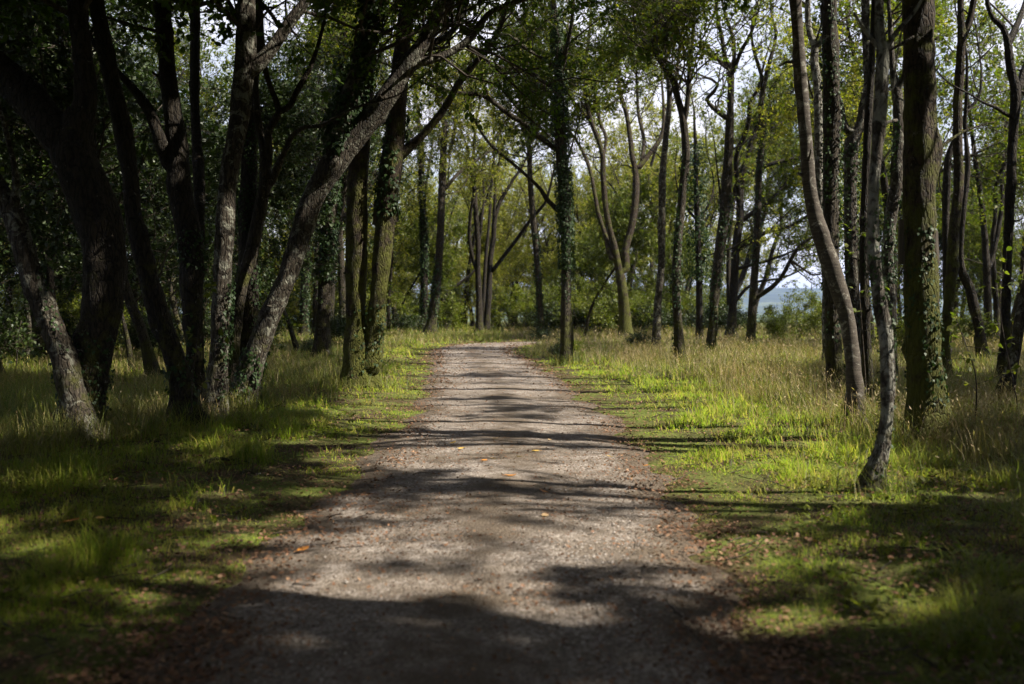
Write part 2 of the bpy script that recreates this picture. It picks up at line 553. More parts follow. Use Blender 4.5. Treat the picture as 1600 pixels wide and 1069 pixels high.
def edge_dist(x, y):
    """distance from the edge of the path, negative on it"""
    i = np.clip(((np.asarray(x) - GX0) / GS).astype(int), 0, len(gx) - 1)
    j = np.clip(((np.asarray(y) - GY0) / GS).astype(int), 0, len(gy) - 1)
    return _D[j, i] - HALF


def hgt(x, y):
    x = np.asarray(x, float)
    y = np.asarray(y, float)
    e = edge_dist(x, y)
    k = sstep(0.1, 2.2, e)
    q = np.stack([x, y], -1)
    h = k * (0.05 + 0.10 * (fbm(q * 0.55, 3) - 0.5) + 0.22 * (fbm(q * 0.09, 8, 2) - 0.5) * sstep(2, 9, e))
    r = np.hypot(x, y)
    h = h - 15 * sstep(75, 700, r) - 0.03 * sstep(0.15, -0.15, e)
    return h


def axis_lines(lo, hi, step, far):
    a = list(np.arange(lo, hi + 1e-6, step))
    s = step
    v = hi
    out_hi = []
    while v < far:
        s *= 1.25
        v += s
        out_hi.append(v)
    s = step
    v = lo
    out_lo = []
    while v > -far:
        s *= 1.25
        v -= s
        out_lo.append(v)
    return np.array(out_lo[::-1] + a + out_hi)


def build_ground():
    xs = axis_lines(-24, 24, 0.2, 5200)
    ys = axis_lines(-6, 66, 0.25, 5200)
    X, Y = np.meshgrid(xs, ys)
    Z = hgt(X, Y)
    V = np.stack([X, Y, Z], -1).reshape(-1, 3)
    idx = np.arange(X.size).reshape(X.shape)
    Q = np.stack([idx[:-1, :-1], idx[:-1, 1:], idx[1:, 1:], idx[1:, :-1]], -1).reshape(-1, 4)
    o = link('ground', mesh_np('ground', V, [Q], [ground_mat()]))
    tag(o, 'mossy brown woodland floor on both sides of the path, falling to farmland far off', None, kind='structure')
    # path ribbon
    C, _ = resample(np.c_[CL, np.zeros(len(CL))], np.ones(len(CL)), 0.12)
    T = unit(np.gradient(C[:, :2], axis=0))
    Nn = np.stack([T[:, 1], -T[:, 0]], -1)
    u = np.linspace(-1, 1, 41)
    s = np.arange(len(C)) * 0.12
    wob_l = 0.42 * (fbm(np.stack([s * 1.3, s * 0], -1), 21, 4) - 0.5) * 2
    wob_r = 0.42 * (fbm(np.stack([s * 1.3, s * 0 + 9], -1), 22, 4) - 0.5) * 2
    w = np.where(u[None, :] < 0, HALF + 0.12 + wob_l[:, None], HALF + 0.12 + wob_r[:, None])
    XY = C[:, None, :2] + Nn[:, None, :] * (u[None, :] * w)[:, :, None]
    z = 0.012 + 0.030 * (1 - u[None, :] ** 2) - 0.03 * np.abs(u[None, :]) ** 8 + 0.016 * (fbm(XY * 2.2, 5, 4) - 0.5) - 0.014 * np.exp(-((np.abs(u[None, :]) - 0.45) / 0.16) ** 2)
    V = np.concatenate([XY, z[:, :, None]], -1).reshape(-1, 3)
    idx = np.arange(len(V)).reshape(len(C), len(u))
    Q = np.stack([idx[:-1, :-1], idx[:-1, 1:], idx[1:, 1:], idx[1:, :-1]], -1).reshape(-1, 4)
    me = mesh_np('path', V, [Q], [path_mat()])
    a = me.attributes.new('edge', 'FLOAT', 'POINT')
    ed = np.clip((np.abs(u) - 0.70) / 0.30, 0, 1)[None, :] ** 1.3 + 0.0 * s[:, None] + 0.22 * np.exp(-(u[None, :] / 0.16) ** 2)
    a.data.foreach_set('value', ed.astype(np.float32).ravel())
    o = link('path', me)
    tag(o, 'pale compacted gravel path running away between the verges and bending right', None, kind='structure')
    # far hills
    th = np.radians(np.linspace(20, 160, 141))
    rows = [(2600, -16, 0), (3000, 5, 12), (3500, 45, 30), (4100, 78, 36), (4800, 84, 30), (5600, -20, 0)]
    V = []
    for r, z0, amp in rows:
        n = fbm(np.stack([th * 9, th * 0 + r * 0.002], -1), 31, 4) - 0.5
        V.append(np.stack([r * np.cos(th), r * np.sin(th), z0 + amp * n * 2], -1))
    V = np.array(V)
    idx = np.arange(V.shape[0] * V.shape[1]).reshape(V.shape[:2])
    Q = np.stack([idx[:-1, :-1], idx[:-1, 1:], idx[1:, 1:], idx[1:, :-1]], -1).reshape(-1, 4)
    hm = plain_mat('hill_woods_and_fields', [(0.40, (0.012, 0.022, 0.012)), (0.52, (0.03, 0.045, 0.02)), (0.62, (0.07, 0.085, 0.035))], 0.006)
    o = link('hills', mesh_np('hills', V.reshape(-1, 3), [Q], [hm]))
    tag(o, 'blue hills far away beyond the gap at the right of the wood', None, kind='structure')


build_ground()

# ------------------------------------------------------------------ where the sun gets through the canopy
SPOTS = []     # (x, y, rx, ry, strength) on the ground plane along the sun's direction


def sun_foot(P):
    P = np.asarray(P, float)
    k = P[..., 2] / TO_SUN[2]
    return np.stack([P[..., 0] - k * TO_SUN[0], P[..., 1] - k * TO_SUN[1]], -1)


def ground_spot(px, py, rx, ry, s=1.0):
    D = depth(py)
    p = at(px, py, D)
    d0, d1 = depth(py + ry), depth(max(py - ry, HOR + 8))
    SPOTS.append((p[0], (d0 + d1) / 2, rx * D / F * 1.15, max(0.2, (d1 - d0) / 2 * 1.2), s, -1.0))


def trunk_spot(px0, py0, px1, py1, D, r, s=1.0):
    n = max(2, int(np.hypot(px1 - px0, py1 - py0) * D / F / (r * 0.8)))
    for t in np.linspace(0, 1, n):
        p = at(px0 + (px1 - px0) * t, py0 + (py1 - py0) * t, D)
        f = sun_foot(p)
        SPOTS.append((f[0], f[1], r, r, s, p[2] + 0.5))


for a in [
    # right verge
    (1020, 612, 185, 40, 1.0), (1140, 645, 150, 36, 0.95), (930, 592, 80, 18, 1.0), (1180, 738, 165, 52, 1.0), (1060, 735, 70, 34, 1.0), (1090, 690, 90, 18, 0.7),
    (1230, 850, 150, 50, 0.86), (1330, 790, 120, 36, 0.76), (1420, 880, 120, 52, 0.6), (860, 553, 55, 12, 1.0), (1290, 660, 60, 30, 0.5),
    (1330, 915, 140, 40, 0.68), (1180, 955, 90, 28, 0.60), (250, 885, 110, 24, 0.50), (140, 765, 90, 20, 0.52), (480, 800, 90, 22, 0.70), (330, 850, 80, 18, 0.52), (700, 1000, 160, 24, 0.6), (480, 1000, 90, 18, 0.5),
    # straw coloured grass at the right
    (1000, 541, 90, 9, 0.8), (1140, 550, 110, 14, 0.75), (1230, 560, 70, 16, 0.6), (1260, 600, 60, 14, 0.5), (1480, 590, 90, 20, 0.3), (1530, 640, 70, 25, 0.3),
    # left verge
    (630, 612, 75, 38, 1.0), (560, 700, 60, 26, 0.9), (500, 745, 90, 30, 0.8), (390, 690, 100, 22, 0.72), (620, 545, 70, 14, 0.9), (480, 590, 60, 14, 0.45), (300, 715, 60, 14, 0.3), 
    (350, 785, 90, 22, 0.62),
    # path
    (760, 545, 90, 10, 1.00), (740, 575, 80, 9, 0.79), (830, 597, 50, 7, 0.84), (715, 618, 50, 7, 0.84), (700, 640, 45, 8, 0.95), (790, 655, 110, 5, 0.51), (690, 672, 40, 9, 0.79),
    (660, 722, 70, 13, 1.00), (840, 738, 170, 20, 0.90), (980, 745, 70, 22, 1.00), (700, 790, 150, 14, 0.85), (560, 815, 110, 16, 0.85), (900, 805, 150, 16, 0.85), (980, 850, 140, 32, 0.95),
    (800, 850, 100, 16, 0.71), (640, 865, 100, 16, 0.77), (520, 930, 110, 20, 0.82), (430, 960, 90, 16, 0.75), (590, 975, 90, 14, 0.71), (740, 905, 110, 16, 0.71), (960, 930, 150, 24, 0.79), (780, 975, 100, 16, 0.57), (1040, 985, 90, 16, 0.57),
    (860, 620, 60, 6, 0.51), (880, 675, 70, 7, 0.46), (1010, 800, 70, 14, 0.79), (450, 850, 60, 12, 0.57), (1240, 730, 80, 30, 0.74), (1120, 900, 60, 20, 0.69), (1350, 860, 110, 30, 0.63), (1500, 820, 80, 40, 0.47), (240, 760, 100, 20, 0.37), (420, 650, 60, 14, 0.46), 
]:
    ground_spot(*a)


for (y_, g_, x0, y0, x1, y1, r_) in [
    (590, .25, 588, 430, 592, 570, .28), (590, .25, 618, 260, 602, 420, .22), (672, .2, 1460, 290, 1466, 640, .15), (762, .1, 1395, 520, 1390, 720, .14), (636, .2, 356, 320, 348, 620, .16),
    (628, .15, 470, 410, 402, 605, .16), (680, .12, 62, 430, 138, 660, .13), (646, .25, 1264, 30, 1276, 300, .13), (646, .25, 1304, 400, 1346, 625, .13), (608, .3, 385, 430, 402, 370, .2),
    (552, .3, 520, 290, 516, 420, .3), (560, .2, 892, 380, 890, 540, .25), (630, .2, 240, 200, 262, 250, .16), (628, .15, 560, 215, 600, 165, .15)]:
    trunk_spot(x0, y0, x1, y1, depth(y_, g_) - 0.2, r_ + 0.18)
for x0, y0, x1, y1, d_, r_, s_ in [(700, 120, 860, 150, 27, 1.1, 0.8), (560, 60, 720, 130, 15, 0.7, 0.55), (930, 60, 1010, 200, 46, 2.2, 0.9), (900, 30, 1050, 60, 38, 1.6, 0.7), (1000, 300, 1100, 330, 48, 2.0, 0.8), (1060, 60, 1140, 200, 33, 1.4, 0.7), (600, 260, 800, 300, 58, 2.6, 0.9), (600, 360, 800, 400, 60, 2.6, 0.95), (640, 450, 800, 470, 58, 1.8, 0.9), (620, 330, 640, 450, 60, 1.6, 0.8), (900, 380, 930, 480, 49, 1.6, 0.7),
                                   (1100, 490, 1250, 500, 45, 0.9, 0.6), (440, 350, 480, 420, 38, 1.2, 0.5)]:
    trunk_spot(x0, y0, x1, y1, d_, r_, s_)


def light_at(q, z):
    L = np.zeros(len(q))
    L = np.where((q[:, 0] > -2.3) & (q[:, 0] < 5.0) & (q[:, 1] > 5.2) & (q[:, 1] < 46), 0.36, 0.0)
    L = np.where((q[:, 0] > -6.5) & (q[:, 0] <= -2.3) & (q[:, 1] > 6) & (q[:, 1] < 15), 0.33, L)
    L = np.where((q[:, 0] > -1.9) & (q[:, 0] < 1.6) & (q[:, 1] > 5.7) & (q[:, 1] < 45), 0.70, L)
    for x, y, rx, ry, s, zt in SPOTS:
        d = ((q[:, 0] - x) / rx) ** 2 + ((q[:, 1] - y) / ry) ** 2
        m = (d < 2.4) & (z > zt)
        if m.any():
            L[m] = np.maximum(L[m], s * (1 - sstep(0.55, 2.3, d[m])))
    return L


def keep_mask(P, rng):
    """leaves whose shadow would fall in a sunny place are missing from the canopy"""
    q = sun_foot(P)
    L = light_at(q, P[:, 2])
    dap = fbm(np.stack([q[:, 0] * 2.9, q[:, 1] * 3.7], -1), 77, 2)
    thr = 0.10 + 0.88 * sstep(0.24, 0.70, dap)
    L = L * 0.93
    return L < thr + 0.0 * rng.random(len(q))


# ------------------------------------------------------------------ leaves
def leaf_geo(P, Dr, Nn, L, kind='quad', wid=0.30):
    """P base, Dr along, Nn normal, L length"""
    n = len(P)
    Dr = unit(Dr)
    S = unit(np.cross(Nn, Dr))
    Nn = np.cross(Dr, S)
    if kind == 'quad':
        u = np.array([0, 0.5, 1.0, 0.5])
        v = np.array([0, wid, 0, -wid])
        z = np.array([0, 0.06, -0.10, 0.06])
    elif kind == 'ivy':
        u = np.array([0, 0.12, 0.55, 1.0, 0.55, 0.12])
        v = np.array([0, 0.42, 0.36, 0, -0.36, -0.42])
        z = np.array([0, 0.0, 0.05, -0.12, 0.05, 0.0])
    else:
        u = np.array([0, 0.28, 0.66, 1.0, 0.66, 0.28])
        v = np.array([0, wid * 0.8, wid, 0, -wid, -wid * 0.8])
        z = np.array([0, 0.05, 0.03, -0.16, 0.03, 0.05])
    k = len(u)
    V = P[:, None, :] + L[:, None, None] * (u[None, :, None] * Dr[:, None, :] + v[None, :, None] * S[:, None, :] + z[None, :, None] * Nn[:, None, :])
    Fq = np.arange(n * k).reshape(n, k)
    return V.reshape(-1, 3), Fq


def grow(P0, D0, L, n, rng, wig=0.35, up=0.12):
    """batch of wandering branches: returns (B,n,3)"""
    B = len(P0)
    P = np.empty((B, n, 3))
    P[:, 0] = P0
    d = unit(D0)
    st = (L / (n - 1))[:, None]
    for i in range(1, n):
        d = unit(d + wig * rng.normal(size=(B, 3)) + np.array([0, 0, up]))
        P[:, i] = P[:, i - 1] + d * st
    return P


def rand_perp(T, rng):
    v = rng.normal(size=T.shape)
    v -= (v * T).sum(-1, keepdims=True) * T
    return unit(v)


def build_branches(paths, rng, nleaf, cb, H, leaf=0.09, L2=(1.0, 3.0), bias=None, droop=0.0, lpt=8, n3=6, n4=5, zmax=None):
    """paths: list of (P, r). Returns dict of arrays in world space."""
    S, T, RR = [], [], []
    for P, r in paths:
        seg = np.linalg.norm(np.diff(P, axis=0), axis=1)
        Tn = unit(np.gradient(P, axis=0))
        for i in range(len(seg)):
            z = P[i, 2]
            if z < cb or r[i] < 0.006:
                continue
            wgt = seg[i] * (0.35 + min(1.0, (z - cb) / max(1.0, (H - cb) * 0.35)))
            m = rng.poisson(wgt * 6)
            for _ in range(m):
                S.append(P[i])
                T.append(Tn[i])
                RR.append(r[i])
    if not S:
        return None
    S, T, RR = np.array(S), np.array(T), np.array(RR)
    N2 = max(4, int(nleaf / (n3 * n4 * lpt)))
    pick = rng.choice(len(S), N2, replace=len(S) < N2)
    S, T, RR = S[pick], T[pick], RR[pick]
    out = rand_perp(T, rng)
    if bias is not None:
        out = unit(out + np.asarray(bias) * 0.8)
    d = unit(out + T * rng.uniform(0.1, 0.9, (N2, 1)) + np.array([0, 0, 0.15 - droop]))
    rel = np.clip((S[:, 2] - cb) / max(1.0, H - cb), 0, 1)
    L = rng.uniform(L2[0], L2[1], N2) * (1.15 - 0.55 * rel)
    n = 7
    B2 = grow(S, d, L, n, rng, 0.30, 0.10 - droop)
    r0 = np.clip(RR * 0.45, 0.006, 0.0095 * L + 0.002)
    r2 = r0[:, None] * np.linspace(1, 0.28, n)[None, :]
    # third order
    ii = np.repeat(np.arange(N2), n3)
    jj = rng.integers(2, n, len(ii))
    p3 = B2[ii, jj]
    t3 = unit(B2[ii, jj] - B2[ii, jj - 1])
    d3 = unit(rand_perp(t3, rng) * rng.uniform(0.5, 1.1, (len(ii), 1)) + t3 * 0.8 + np.array([0, 0, 0.05 - droop]))
    L3 = L[ii] * rng.uniform(0.22, 0.48, len(ii))
    B3 = grow(p3, d3, L3, 4, rng, 0.33, 0.06 - droop)
    r3 = (r2[ii, jj] * 0.6)[:, None] * np.linspace(1, 0.4, 4)[None, :]
    # twigs
    kk = np.repeat(np.arange(len(ii)), n4)
    j4 = rng.integers(1, 4, len(kk))
    p4 = B3[kk, j4]
    t4 = unit(B3[kk, j4] - B3[kk, j4 - 1])
    d4 = unit(rand_perp(t4, rng) + t4 * 0.9 + np.array([0, 0, 0.05 - droop]))
    L4 = rng.uniform(0.18, 0.5, len(kk))
    B4 = np.stack([p4, p4 + d4 * L4[:, None]], 1)
    r4 = np.broadcast_to(np.array([0.0045, 0.002]), (len(kk), 2))
    # leaves
    m = lpt
    t = rng.uniform(0.1, 1.08, (len(kk), m))
    P = (p4[:, None, :] + d4[:, None, :] * (L4[:, None] * t)[:, :, None]).reshape(-1, 3)
    P = P + rng.normal(size=P.shape) * 0.035
    D = np.repeat(d4, m, 0) * 0.5 + rng.normal(size=P.shape) * 0.75 + np.array([0, 0, -0.15])
    Nn = rng.normal(size=P.shape) * 0.6 + np.array([0, 0, 1.0]) + TO_SUN * 0.25
    Ls = leaf * rng.uniform(0.6, 1.3, len(P))
    l_mid = light_at(sun_foot(B2[:, 3]), B2[:, 3, 2])
    l_tip = light_at(sun_foot(B2[:, 6]), B2[:, 6, 2])
    a2 = np.maximum(l_mid, l_tip) < 0.62 + 0.42 * rng.random(N2)
    a3 = a2[ii] & (light_at(sun_foot(B3[:, -1]), B3[:, -1, 2]) < 0.55 + 0.42 * rng.random(len(ii)))
    a4 = a3[kk]
    return dict(B2=B2, r2=r2, B3=B3, r3=r3, B4=B4, r4=r4, P=P, D=D, N=Nn, L=Ls, a2=a2, a3=a3, a4=a4, al=np.repeat(a4, m))


def ivy_leaves(P, r, rng, z0, z1, n, size, side=None, patch=0.5, seed=0, thick=0.03):
    """leaves hugging a limb between heights z0 and z1"""
    ok = np.where((P[:, 2] >= z0) & (P[:, 2] <= z1))[0]
    ok = ok[ok < len(P) - 1]
    if not len(ok):
        return None
    i = rng.choice(ok, n * 2)
    t = rng.random(n * 2)[:, None]
    c = P[i] * (1 - t) + P[i + 1] * t
    T = unit(P[i + 1] - P[i])
    v = rand_perp(T, rng)
    if side is not None:
        v = v + np.asarray(side) * 0.9
        v = unit(v - (v * T).sum(-1, keepdims=True) * T)
    q = np.stack([v[:, 0] * 1.3, v[:, 1] * 1.3, c[:, 2] * 1.6 + seed], -1)
    k = vnoise(q, 40 + seed) > patch
    c, v, T, i = c[k][:n], v[k][:n], T[k][:n], i[k][:n]
    p = c + v * (r[i] + rng.uniform(0.3, 1.0, len(i)) * thick + 0.008)[:, None]
    D = v * 0.25 + rng.normal(size=p.shape) * 0.35 + np.array([0, 0, -0.9])
    N = v + rng.normal(size=p.shape) * 0.35 + np.array([0, 0, 0.3])
    return leaf_geo(p, D, N, size * rng.uniform(0.6, 1.25, len(p)), 'ivy')


def crown_parts(root, br, rng, leafm, kind='quad', prune=True, shared_origin=None, wid=0.30):
    """links branches and crown under root"""
    org = np.array(root.location) if shared_origin is None else shared_origin
    acc = Acc()
    B2, r2, B3, r3 = br['B2'], br['r2'], br['B3'], br['r3']
    if prune:
        B2, r2, B3, r3 = B2[br['a2']], r2[br['a2']], B3[br['a3']], r3[br['a3']]
    V, Q = tubes(B2, r2, 5)
    acc.add(V - org, Q)
    V, Q = tubes(B3, r3, 4)
    acc.add(V - org, Q)
    B4, r4 = br['B4'], br['r4']
    if prune:
        k = keep_mask(B4[:, 1], rng) & br['a4']
        B4, r4 = B4[k], r4[k]
    if len(B4):
        V, Q = tubes(B4, r4, 3)
        acc.add(V - org, Q)
    link('branches', acc.mesh('branches', [M['twig']]), root)
    P, D, N, L = br['P'], br['D'], br['N'], br['L']
    if prune:
        k = keep_mask(P, rng) & br['al']
        P, D, N, L = P[k], D[k], N[k], L[k]
    if len(P):
        V, Fq = leaf_geo(P, D, N, L, kind, wid)
        link('crown', mesh_np('crown', V - org, [Fq], [leafm], smooth=False), root)


NLF = 1.9


def build_tree(name, label, cat, base, paths_px, bark='oak', g=0.3, D=None, H=13.0, cb=5.0, nl=14000, leaf=0.09, lm='leaf', ivy=(), group=None, kind='quad', L2=(1.0, 3.2),
               droop=0.0, bias=None, seed=0, ext=True, prune=True, slope=0.35, wid=0.30, lpt=8, n3=6, n4=5):
    """paths_px: list of polylines [(px, py, width px), ...]; the first is the trunk from the ground up. A path may start with a
    number: its slope in depth per metre travelled."""
    rng = np.random.default_rng(1000 + seed)
    Dp = D if D is not None else depth(base, g)
    paths = []
    org = None
    for pi, pp in enumerate(paths_px):
        pp = list(pp)
        sl = None
        if not isinstance(pp[0], tuple):
            sl = pp.pop(0)
        pts, rad = [], []
        if pi == 0:
            sl = 0.0 if sl is None else sl
            d = Dp
        else:
            q = np.array([[pp[0][0], pp[0][1]]])
            best = None
            for (P, r, px) in paths:
                dd = np.hypot(px[:, 0] - q[0, 0], px[:, 1] - q[0, 1])
                i = int(dd.argmin())
                if best is None or dd[i] < best[0]:
                    best = (dd[i], P[i], r[i])
            d = best[1][1]
            sl = rng.uniform(-slope, slope) * 2 if sl is None else sl
            w0 = pp[0][2] * d / F / 2
            if best[0] * d / F > 0.03:
                pts.append(best[1])
                rad.append(min(best[2] * 0.85, w0 * 1.35))
        prev = None
        for (x, y, w) in pp:
            p = at(x, y, d)
            if prev is not None:
                st = np.linalg.norm(p - prev)
                d = d + sl * st + rng.normal() * 0.05 * st
                p = at(x, y, d)
            pts.append(p)
            rad.append(w * d / F / 2)
            prev = p
        pts = np.array(pts)
        rad = np.array(rad)
        if pi == 0:
            foot = pts[0].copy()
            dirn = unit(pts[1] - pts[0])
            foot = pts[0] - dirn * ((pts[0][2] + 0.0) / max(0.3, dirn[2]))
            h0 = float(hgt(foot[0], foot[1]))
            foot[2] = h0
            low = foot - np.array([0, 0, 0.25])
            pre = [low, foot] if pts[0][2] - h0 > 0.06 else [low]
            pr = [rad[0] * 1.25, rad[0] * 1.12] if len(pre) == 2 else [rad[0] * 1.2]
            pts = np.vstack([pre, pts])
            rad = np.concatenate([pr, rad])
            org = np.array([foot[0], foot[1], h0])
        # carry on upwards beyond what was traced
        if ext and rad[-1] > 0.012:
            dirn = unit(pts[-1] - pts[-2]) if len(pts) > 1 else np.array([0, 0, 1.0])
            room = max(0.6, H - pts[-1][2])
            Lx = min(rad[-1] * 75 + 0.6, room * 1.05)
            n = max(3, int(Lx / 0.6))
            d_ = dirn.copy()
            p = pts[-1].copy()
            ex, er = [], []
            for i in range(n):
                d_ = unit(d_ + rng.normal(size=3) * 0.16 + np.array([0, 0, 0.16]))
                p = p + d_ * Lx / n
                ex.append(p.copy())
                er.append(rad[-1] * (1 - 0.85 * (i + 1) / n))
            pts = np.vstack([pts, ex])
            rad = np.concatenate([rad, er])
        step = max(0.07, 0.0075 * Dp)
        P, r = resample(pts, rad, step)
        cy = P[:, 1] * 0 + P[:, 1]
        px = np.stack([800 + P[:, 0] / P[:, 1] * F, HOR - (P[:, 2] - EYE) / P[:, 1] * F], -1)
        paths.append((P, r, px))
    root = bpy.data.objects.new(name, None)
    COL.objects.link(root)
    root.location = org
    root.empty_display_size = 0.3
    tag(root, label, cat, group)
    acc = Acc()
    for i, (P, r, px) in enumerate(paths):
        rmax = r.max() * F / Dp * 0.64
        k = int(np.clip(rmax * 1.6, 6, 26))
        trunk_tube(acc, P - org, r, k, seed * 7 + i, flare=(i == 0), rough=0.06 if bark == 'smooth' else 0.10, near=Dp < 26 and (i == 0 or r.max() > 0.05))
    link('trunk', acc.mesh('trunk', [M[bark]]), root)
    for v in ivy:
        iv = dict(z0=0, z1=4, n=800, size=0.07, path=0, patch=0.5, side=None, thick=0.04)
        iv.update(v)
        P, r, _ = paths[iv['path']]
        gq = ivy_leaves(P, r, rng, iv['z0'], iv['z1'], iv['n'], iv['size'], iv['side'], iv['patch'], seed, iv['thick'])
        if gq:
            link('ivy', mesh_np('ivy', gq[0] - org, [gq[1]], [M['ivy']], smooth=False), root)
    if nl:
        br = build_branches([(P, r) for P, r, _ in paths], rng, nl * NLF, cb, H, leaf, L2, bias, droop, lpt, n3, n4)
        if br is not None:
            crown_parts(root, br, rng, M[lm], kind, prune, wid=wid)
    return root, Dp, paths


# ------------------------------------------------------------------ the trees one can tell apart in the photo
GL = 'trees left of the path'
GM = 'trees around the bend of the path'
GR = 'trees on the right of the path'
T = {}


def tree(key, *a, **k):
    T[key] = build_tree(*a, seed=len(T) + 1, **k)
    return T[key]


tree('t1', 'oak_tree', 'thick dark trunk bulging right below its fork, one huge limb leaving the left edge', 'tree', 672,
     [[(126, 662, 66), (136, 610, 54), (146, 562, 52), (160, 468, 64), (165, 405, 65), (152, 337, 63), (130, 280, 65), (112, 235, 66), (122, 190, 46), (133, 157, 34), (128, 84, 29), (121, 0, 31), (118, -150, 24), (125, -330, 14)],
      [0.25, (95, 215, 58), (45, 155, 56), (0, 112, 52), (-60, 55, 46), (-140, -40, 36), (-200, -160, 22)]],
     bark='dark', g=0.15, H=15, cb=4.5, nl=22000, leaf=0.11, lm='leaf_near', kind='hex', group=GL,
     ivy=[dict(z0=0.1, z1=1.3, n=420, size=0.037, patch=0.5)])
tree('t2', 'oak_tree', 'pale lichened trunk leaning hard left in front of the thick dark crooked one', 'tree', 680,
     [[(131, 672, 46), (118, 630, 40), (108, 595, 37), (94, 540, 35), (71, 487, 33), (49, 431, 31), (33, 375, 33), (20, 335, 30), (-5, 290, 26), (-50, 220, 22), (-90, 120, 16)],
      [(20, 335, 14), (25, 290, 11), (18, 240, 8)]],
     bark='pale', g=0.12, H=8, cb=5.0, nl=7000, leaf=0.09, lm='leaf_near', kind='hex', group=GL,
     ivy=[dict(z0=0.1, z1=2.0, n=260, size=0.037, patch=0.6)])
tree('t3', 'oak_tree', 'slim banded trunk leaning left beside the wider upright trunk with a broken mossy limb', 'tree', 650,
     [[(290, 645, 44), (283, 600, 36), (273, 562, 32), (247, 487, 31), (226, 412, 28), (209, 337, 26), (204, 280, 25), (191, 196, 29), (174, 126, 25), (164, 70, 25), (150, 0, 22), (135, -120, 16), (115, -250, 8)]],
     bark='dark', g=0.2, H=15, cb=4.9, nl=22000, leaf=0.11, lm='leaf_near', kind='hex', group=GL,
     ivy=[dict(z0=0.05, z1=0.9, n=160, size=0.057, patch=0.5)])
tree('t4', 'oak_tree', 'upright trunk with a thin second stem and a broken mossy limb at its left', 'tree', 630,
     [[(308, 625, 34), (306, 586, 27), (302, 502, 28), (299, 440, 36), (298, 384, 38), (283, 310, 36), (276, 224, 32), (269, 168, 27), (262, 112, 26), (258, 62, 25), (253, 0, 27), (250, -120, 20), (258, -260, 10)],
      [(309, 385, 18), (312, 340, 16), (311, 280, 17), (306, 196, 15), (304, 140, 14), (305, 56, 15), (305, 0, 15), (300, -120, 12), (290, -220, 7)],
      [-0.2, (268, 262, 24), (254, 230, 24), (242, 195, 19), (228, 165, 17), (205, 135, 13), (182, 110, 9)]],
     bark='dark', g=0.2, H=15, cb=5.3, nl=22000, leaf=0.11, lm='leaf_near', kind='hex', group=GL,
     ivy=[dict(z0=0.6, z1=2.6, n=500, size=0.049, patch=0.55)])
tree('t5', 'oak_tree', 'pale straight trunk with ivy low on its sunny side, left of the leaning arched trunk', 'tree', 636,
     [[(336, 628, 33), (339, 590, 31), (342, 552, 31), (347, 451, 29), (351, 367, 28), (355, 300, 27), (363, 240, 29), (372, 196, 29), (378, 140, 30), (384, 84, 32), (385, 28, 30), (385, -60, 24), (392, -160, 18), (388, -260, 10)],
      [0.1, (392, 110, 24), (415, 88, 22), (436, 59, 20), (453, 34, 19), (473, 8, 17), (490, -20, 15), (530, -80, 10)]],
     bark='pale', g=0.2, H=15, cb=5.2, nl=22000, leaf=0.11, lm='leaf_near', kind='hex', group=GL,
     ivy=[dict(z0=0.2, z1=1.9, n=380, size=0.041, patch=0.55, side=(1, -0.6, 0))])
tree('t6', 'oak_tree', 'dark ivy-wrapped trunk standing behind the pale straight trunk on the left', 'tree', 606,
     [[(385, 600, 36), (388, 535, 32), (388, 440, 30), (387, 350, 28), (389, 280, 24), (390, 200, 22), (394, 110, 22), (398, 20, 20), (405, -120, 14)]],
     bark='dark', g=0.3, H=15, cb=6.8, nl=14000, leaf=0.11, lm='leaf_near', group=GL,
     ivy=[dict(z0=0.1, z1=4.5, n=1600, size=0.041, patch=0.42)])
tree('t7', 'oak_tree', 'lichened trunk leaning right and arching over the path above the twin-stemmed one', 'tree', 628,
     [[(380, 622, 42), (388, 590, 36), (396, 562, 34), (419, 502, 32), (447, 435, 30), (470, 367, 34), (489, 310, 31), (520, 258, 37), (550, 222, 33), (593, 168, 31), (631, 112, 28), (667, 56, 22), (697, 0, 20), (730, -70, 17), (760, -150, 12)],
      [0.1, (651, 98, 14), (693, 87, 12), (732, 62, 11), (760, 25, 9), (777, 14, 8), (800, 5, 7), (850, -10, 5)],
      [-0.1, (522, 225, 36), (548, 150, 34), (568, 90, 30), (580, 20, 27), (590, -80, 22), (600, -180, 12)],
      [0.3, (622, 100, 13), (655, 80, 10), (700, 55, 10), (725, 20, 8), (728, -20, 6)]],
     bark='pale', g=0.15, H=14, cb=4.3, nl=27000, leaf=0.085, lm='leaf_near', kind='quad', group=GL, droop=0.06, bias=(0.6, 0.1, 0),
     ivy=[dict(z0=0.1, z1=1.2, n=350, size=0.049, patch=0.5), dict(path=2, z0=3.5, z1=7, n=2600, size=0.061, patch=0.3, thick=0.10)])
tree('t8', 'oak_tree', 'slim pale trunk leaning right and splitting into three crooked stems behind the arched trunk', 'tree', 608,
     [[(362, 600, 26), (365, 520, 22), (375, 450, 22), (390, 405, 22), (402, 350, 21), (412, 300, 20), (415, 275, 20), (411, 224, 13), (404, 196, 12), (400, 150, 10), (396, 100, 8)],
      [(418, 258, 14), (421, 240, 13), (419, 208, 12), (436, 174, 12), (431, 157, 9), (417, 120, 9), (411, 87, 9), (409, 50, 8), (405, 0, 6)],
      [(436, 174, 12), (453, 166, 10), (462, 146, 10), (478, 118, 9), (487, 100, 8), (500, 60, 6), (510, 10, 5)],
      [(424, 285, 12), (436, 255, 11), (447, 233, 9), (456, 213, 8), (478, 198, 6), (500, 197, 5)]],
     bark='oak', g=0.3, H=14, cb=6.0, nl=12000, leaf=0.09, lm='leaf_near', group=GL)
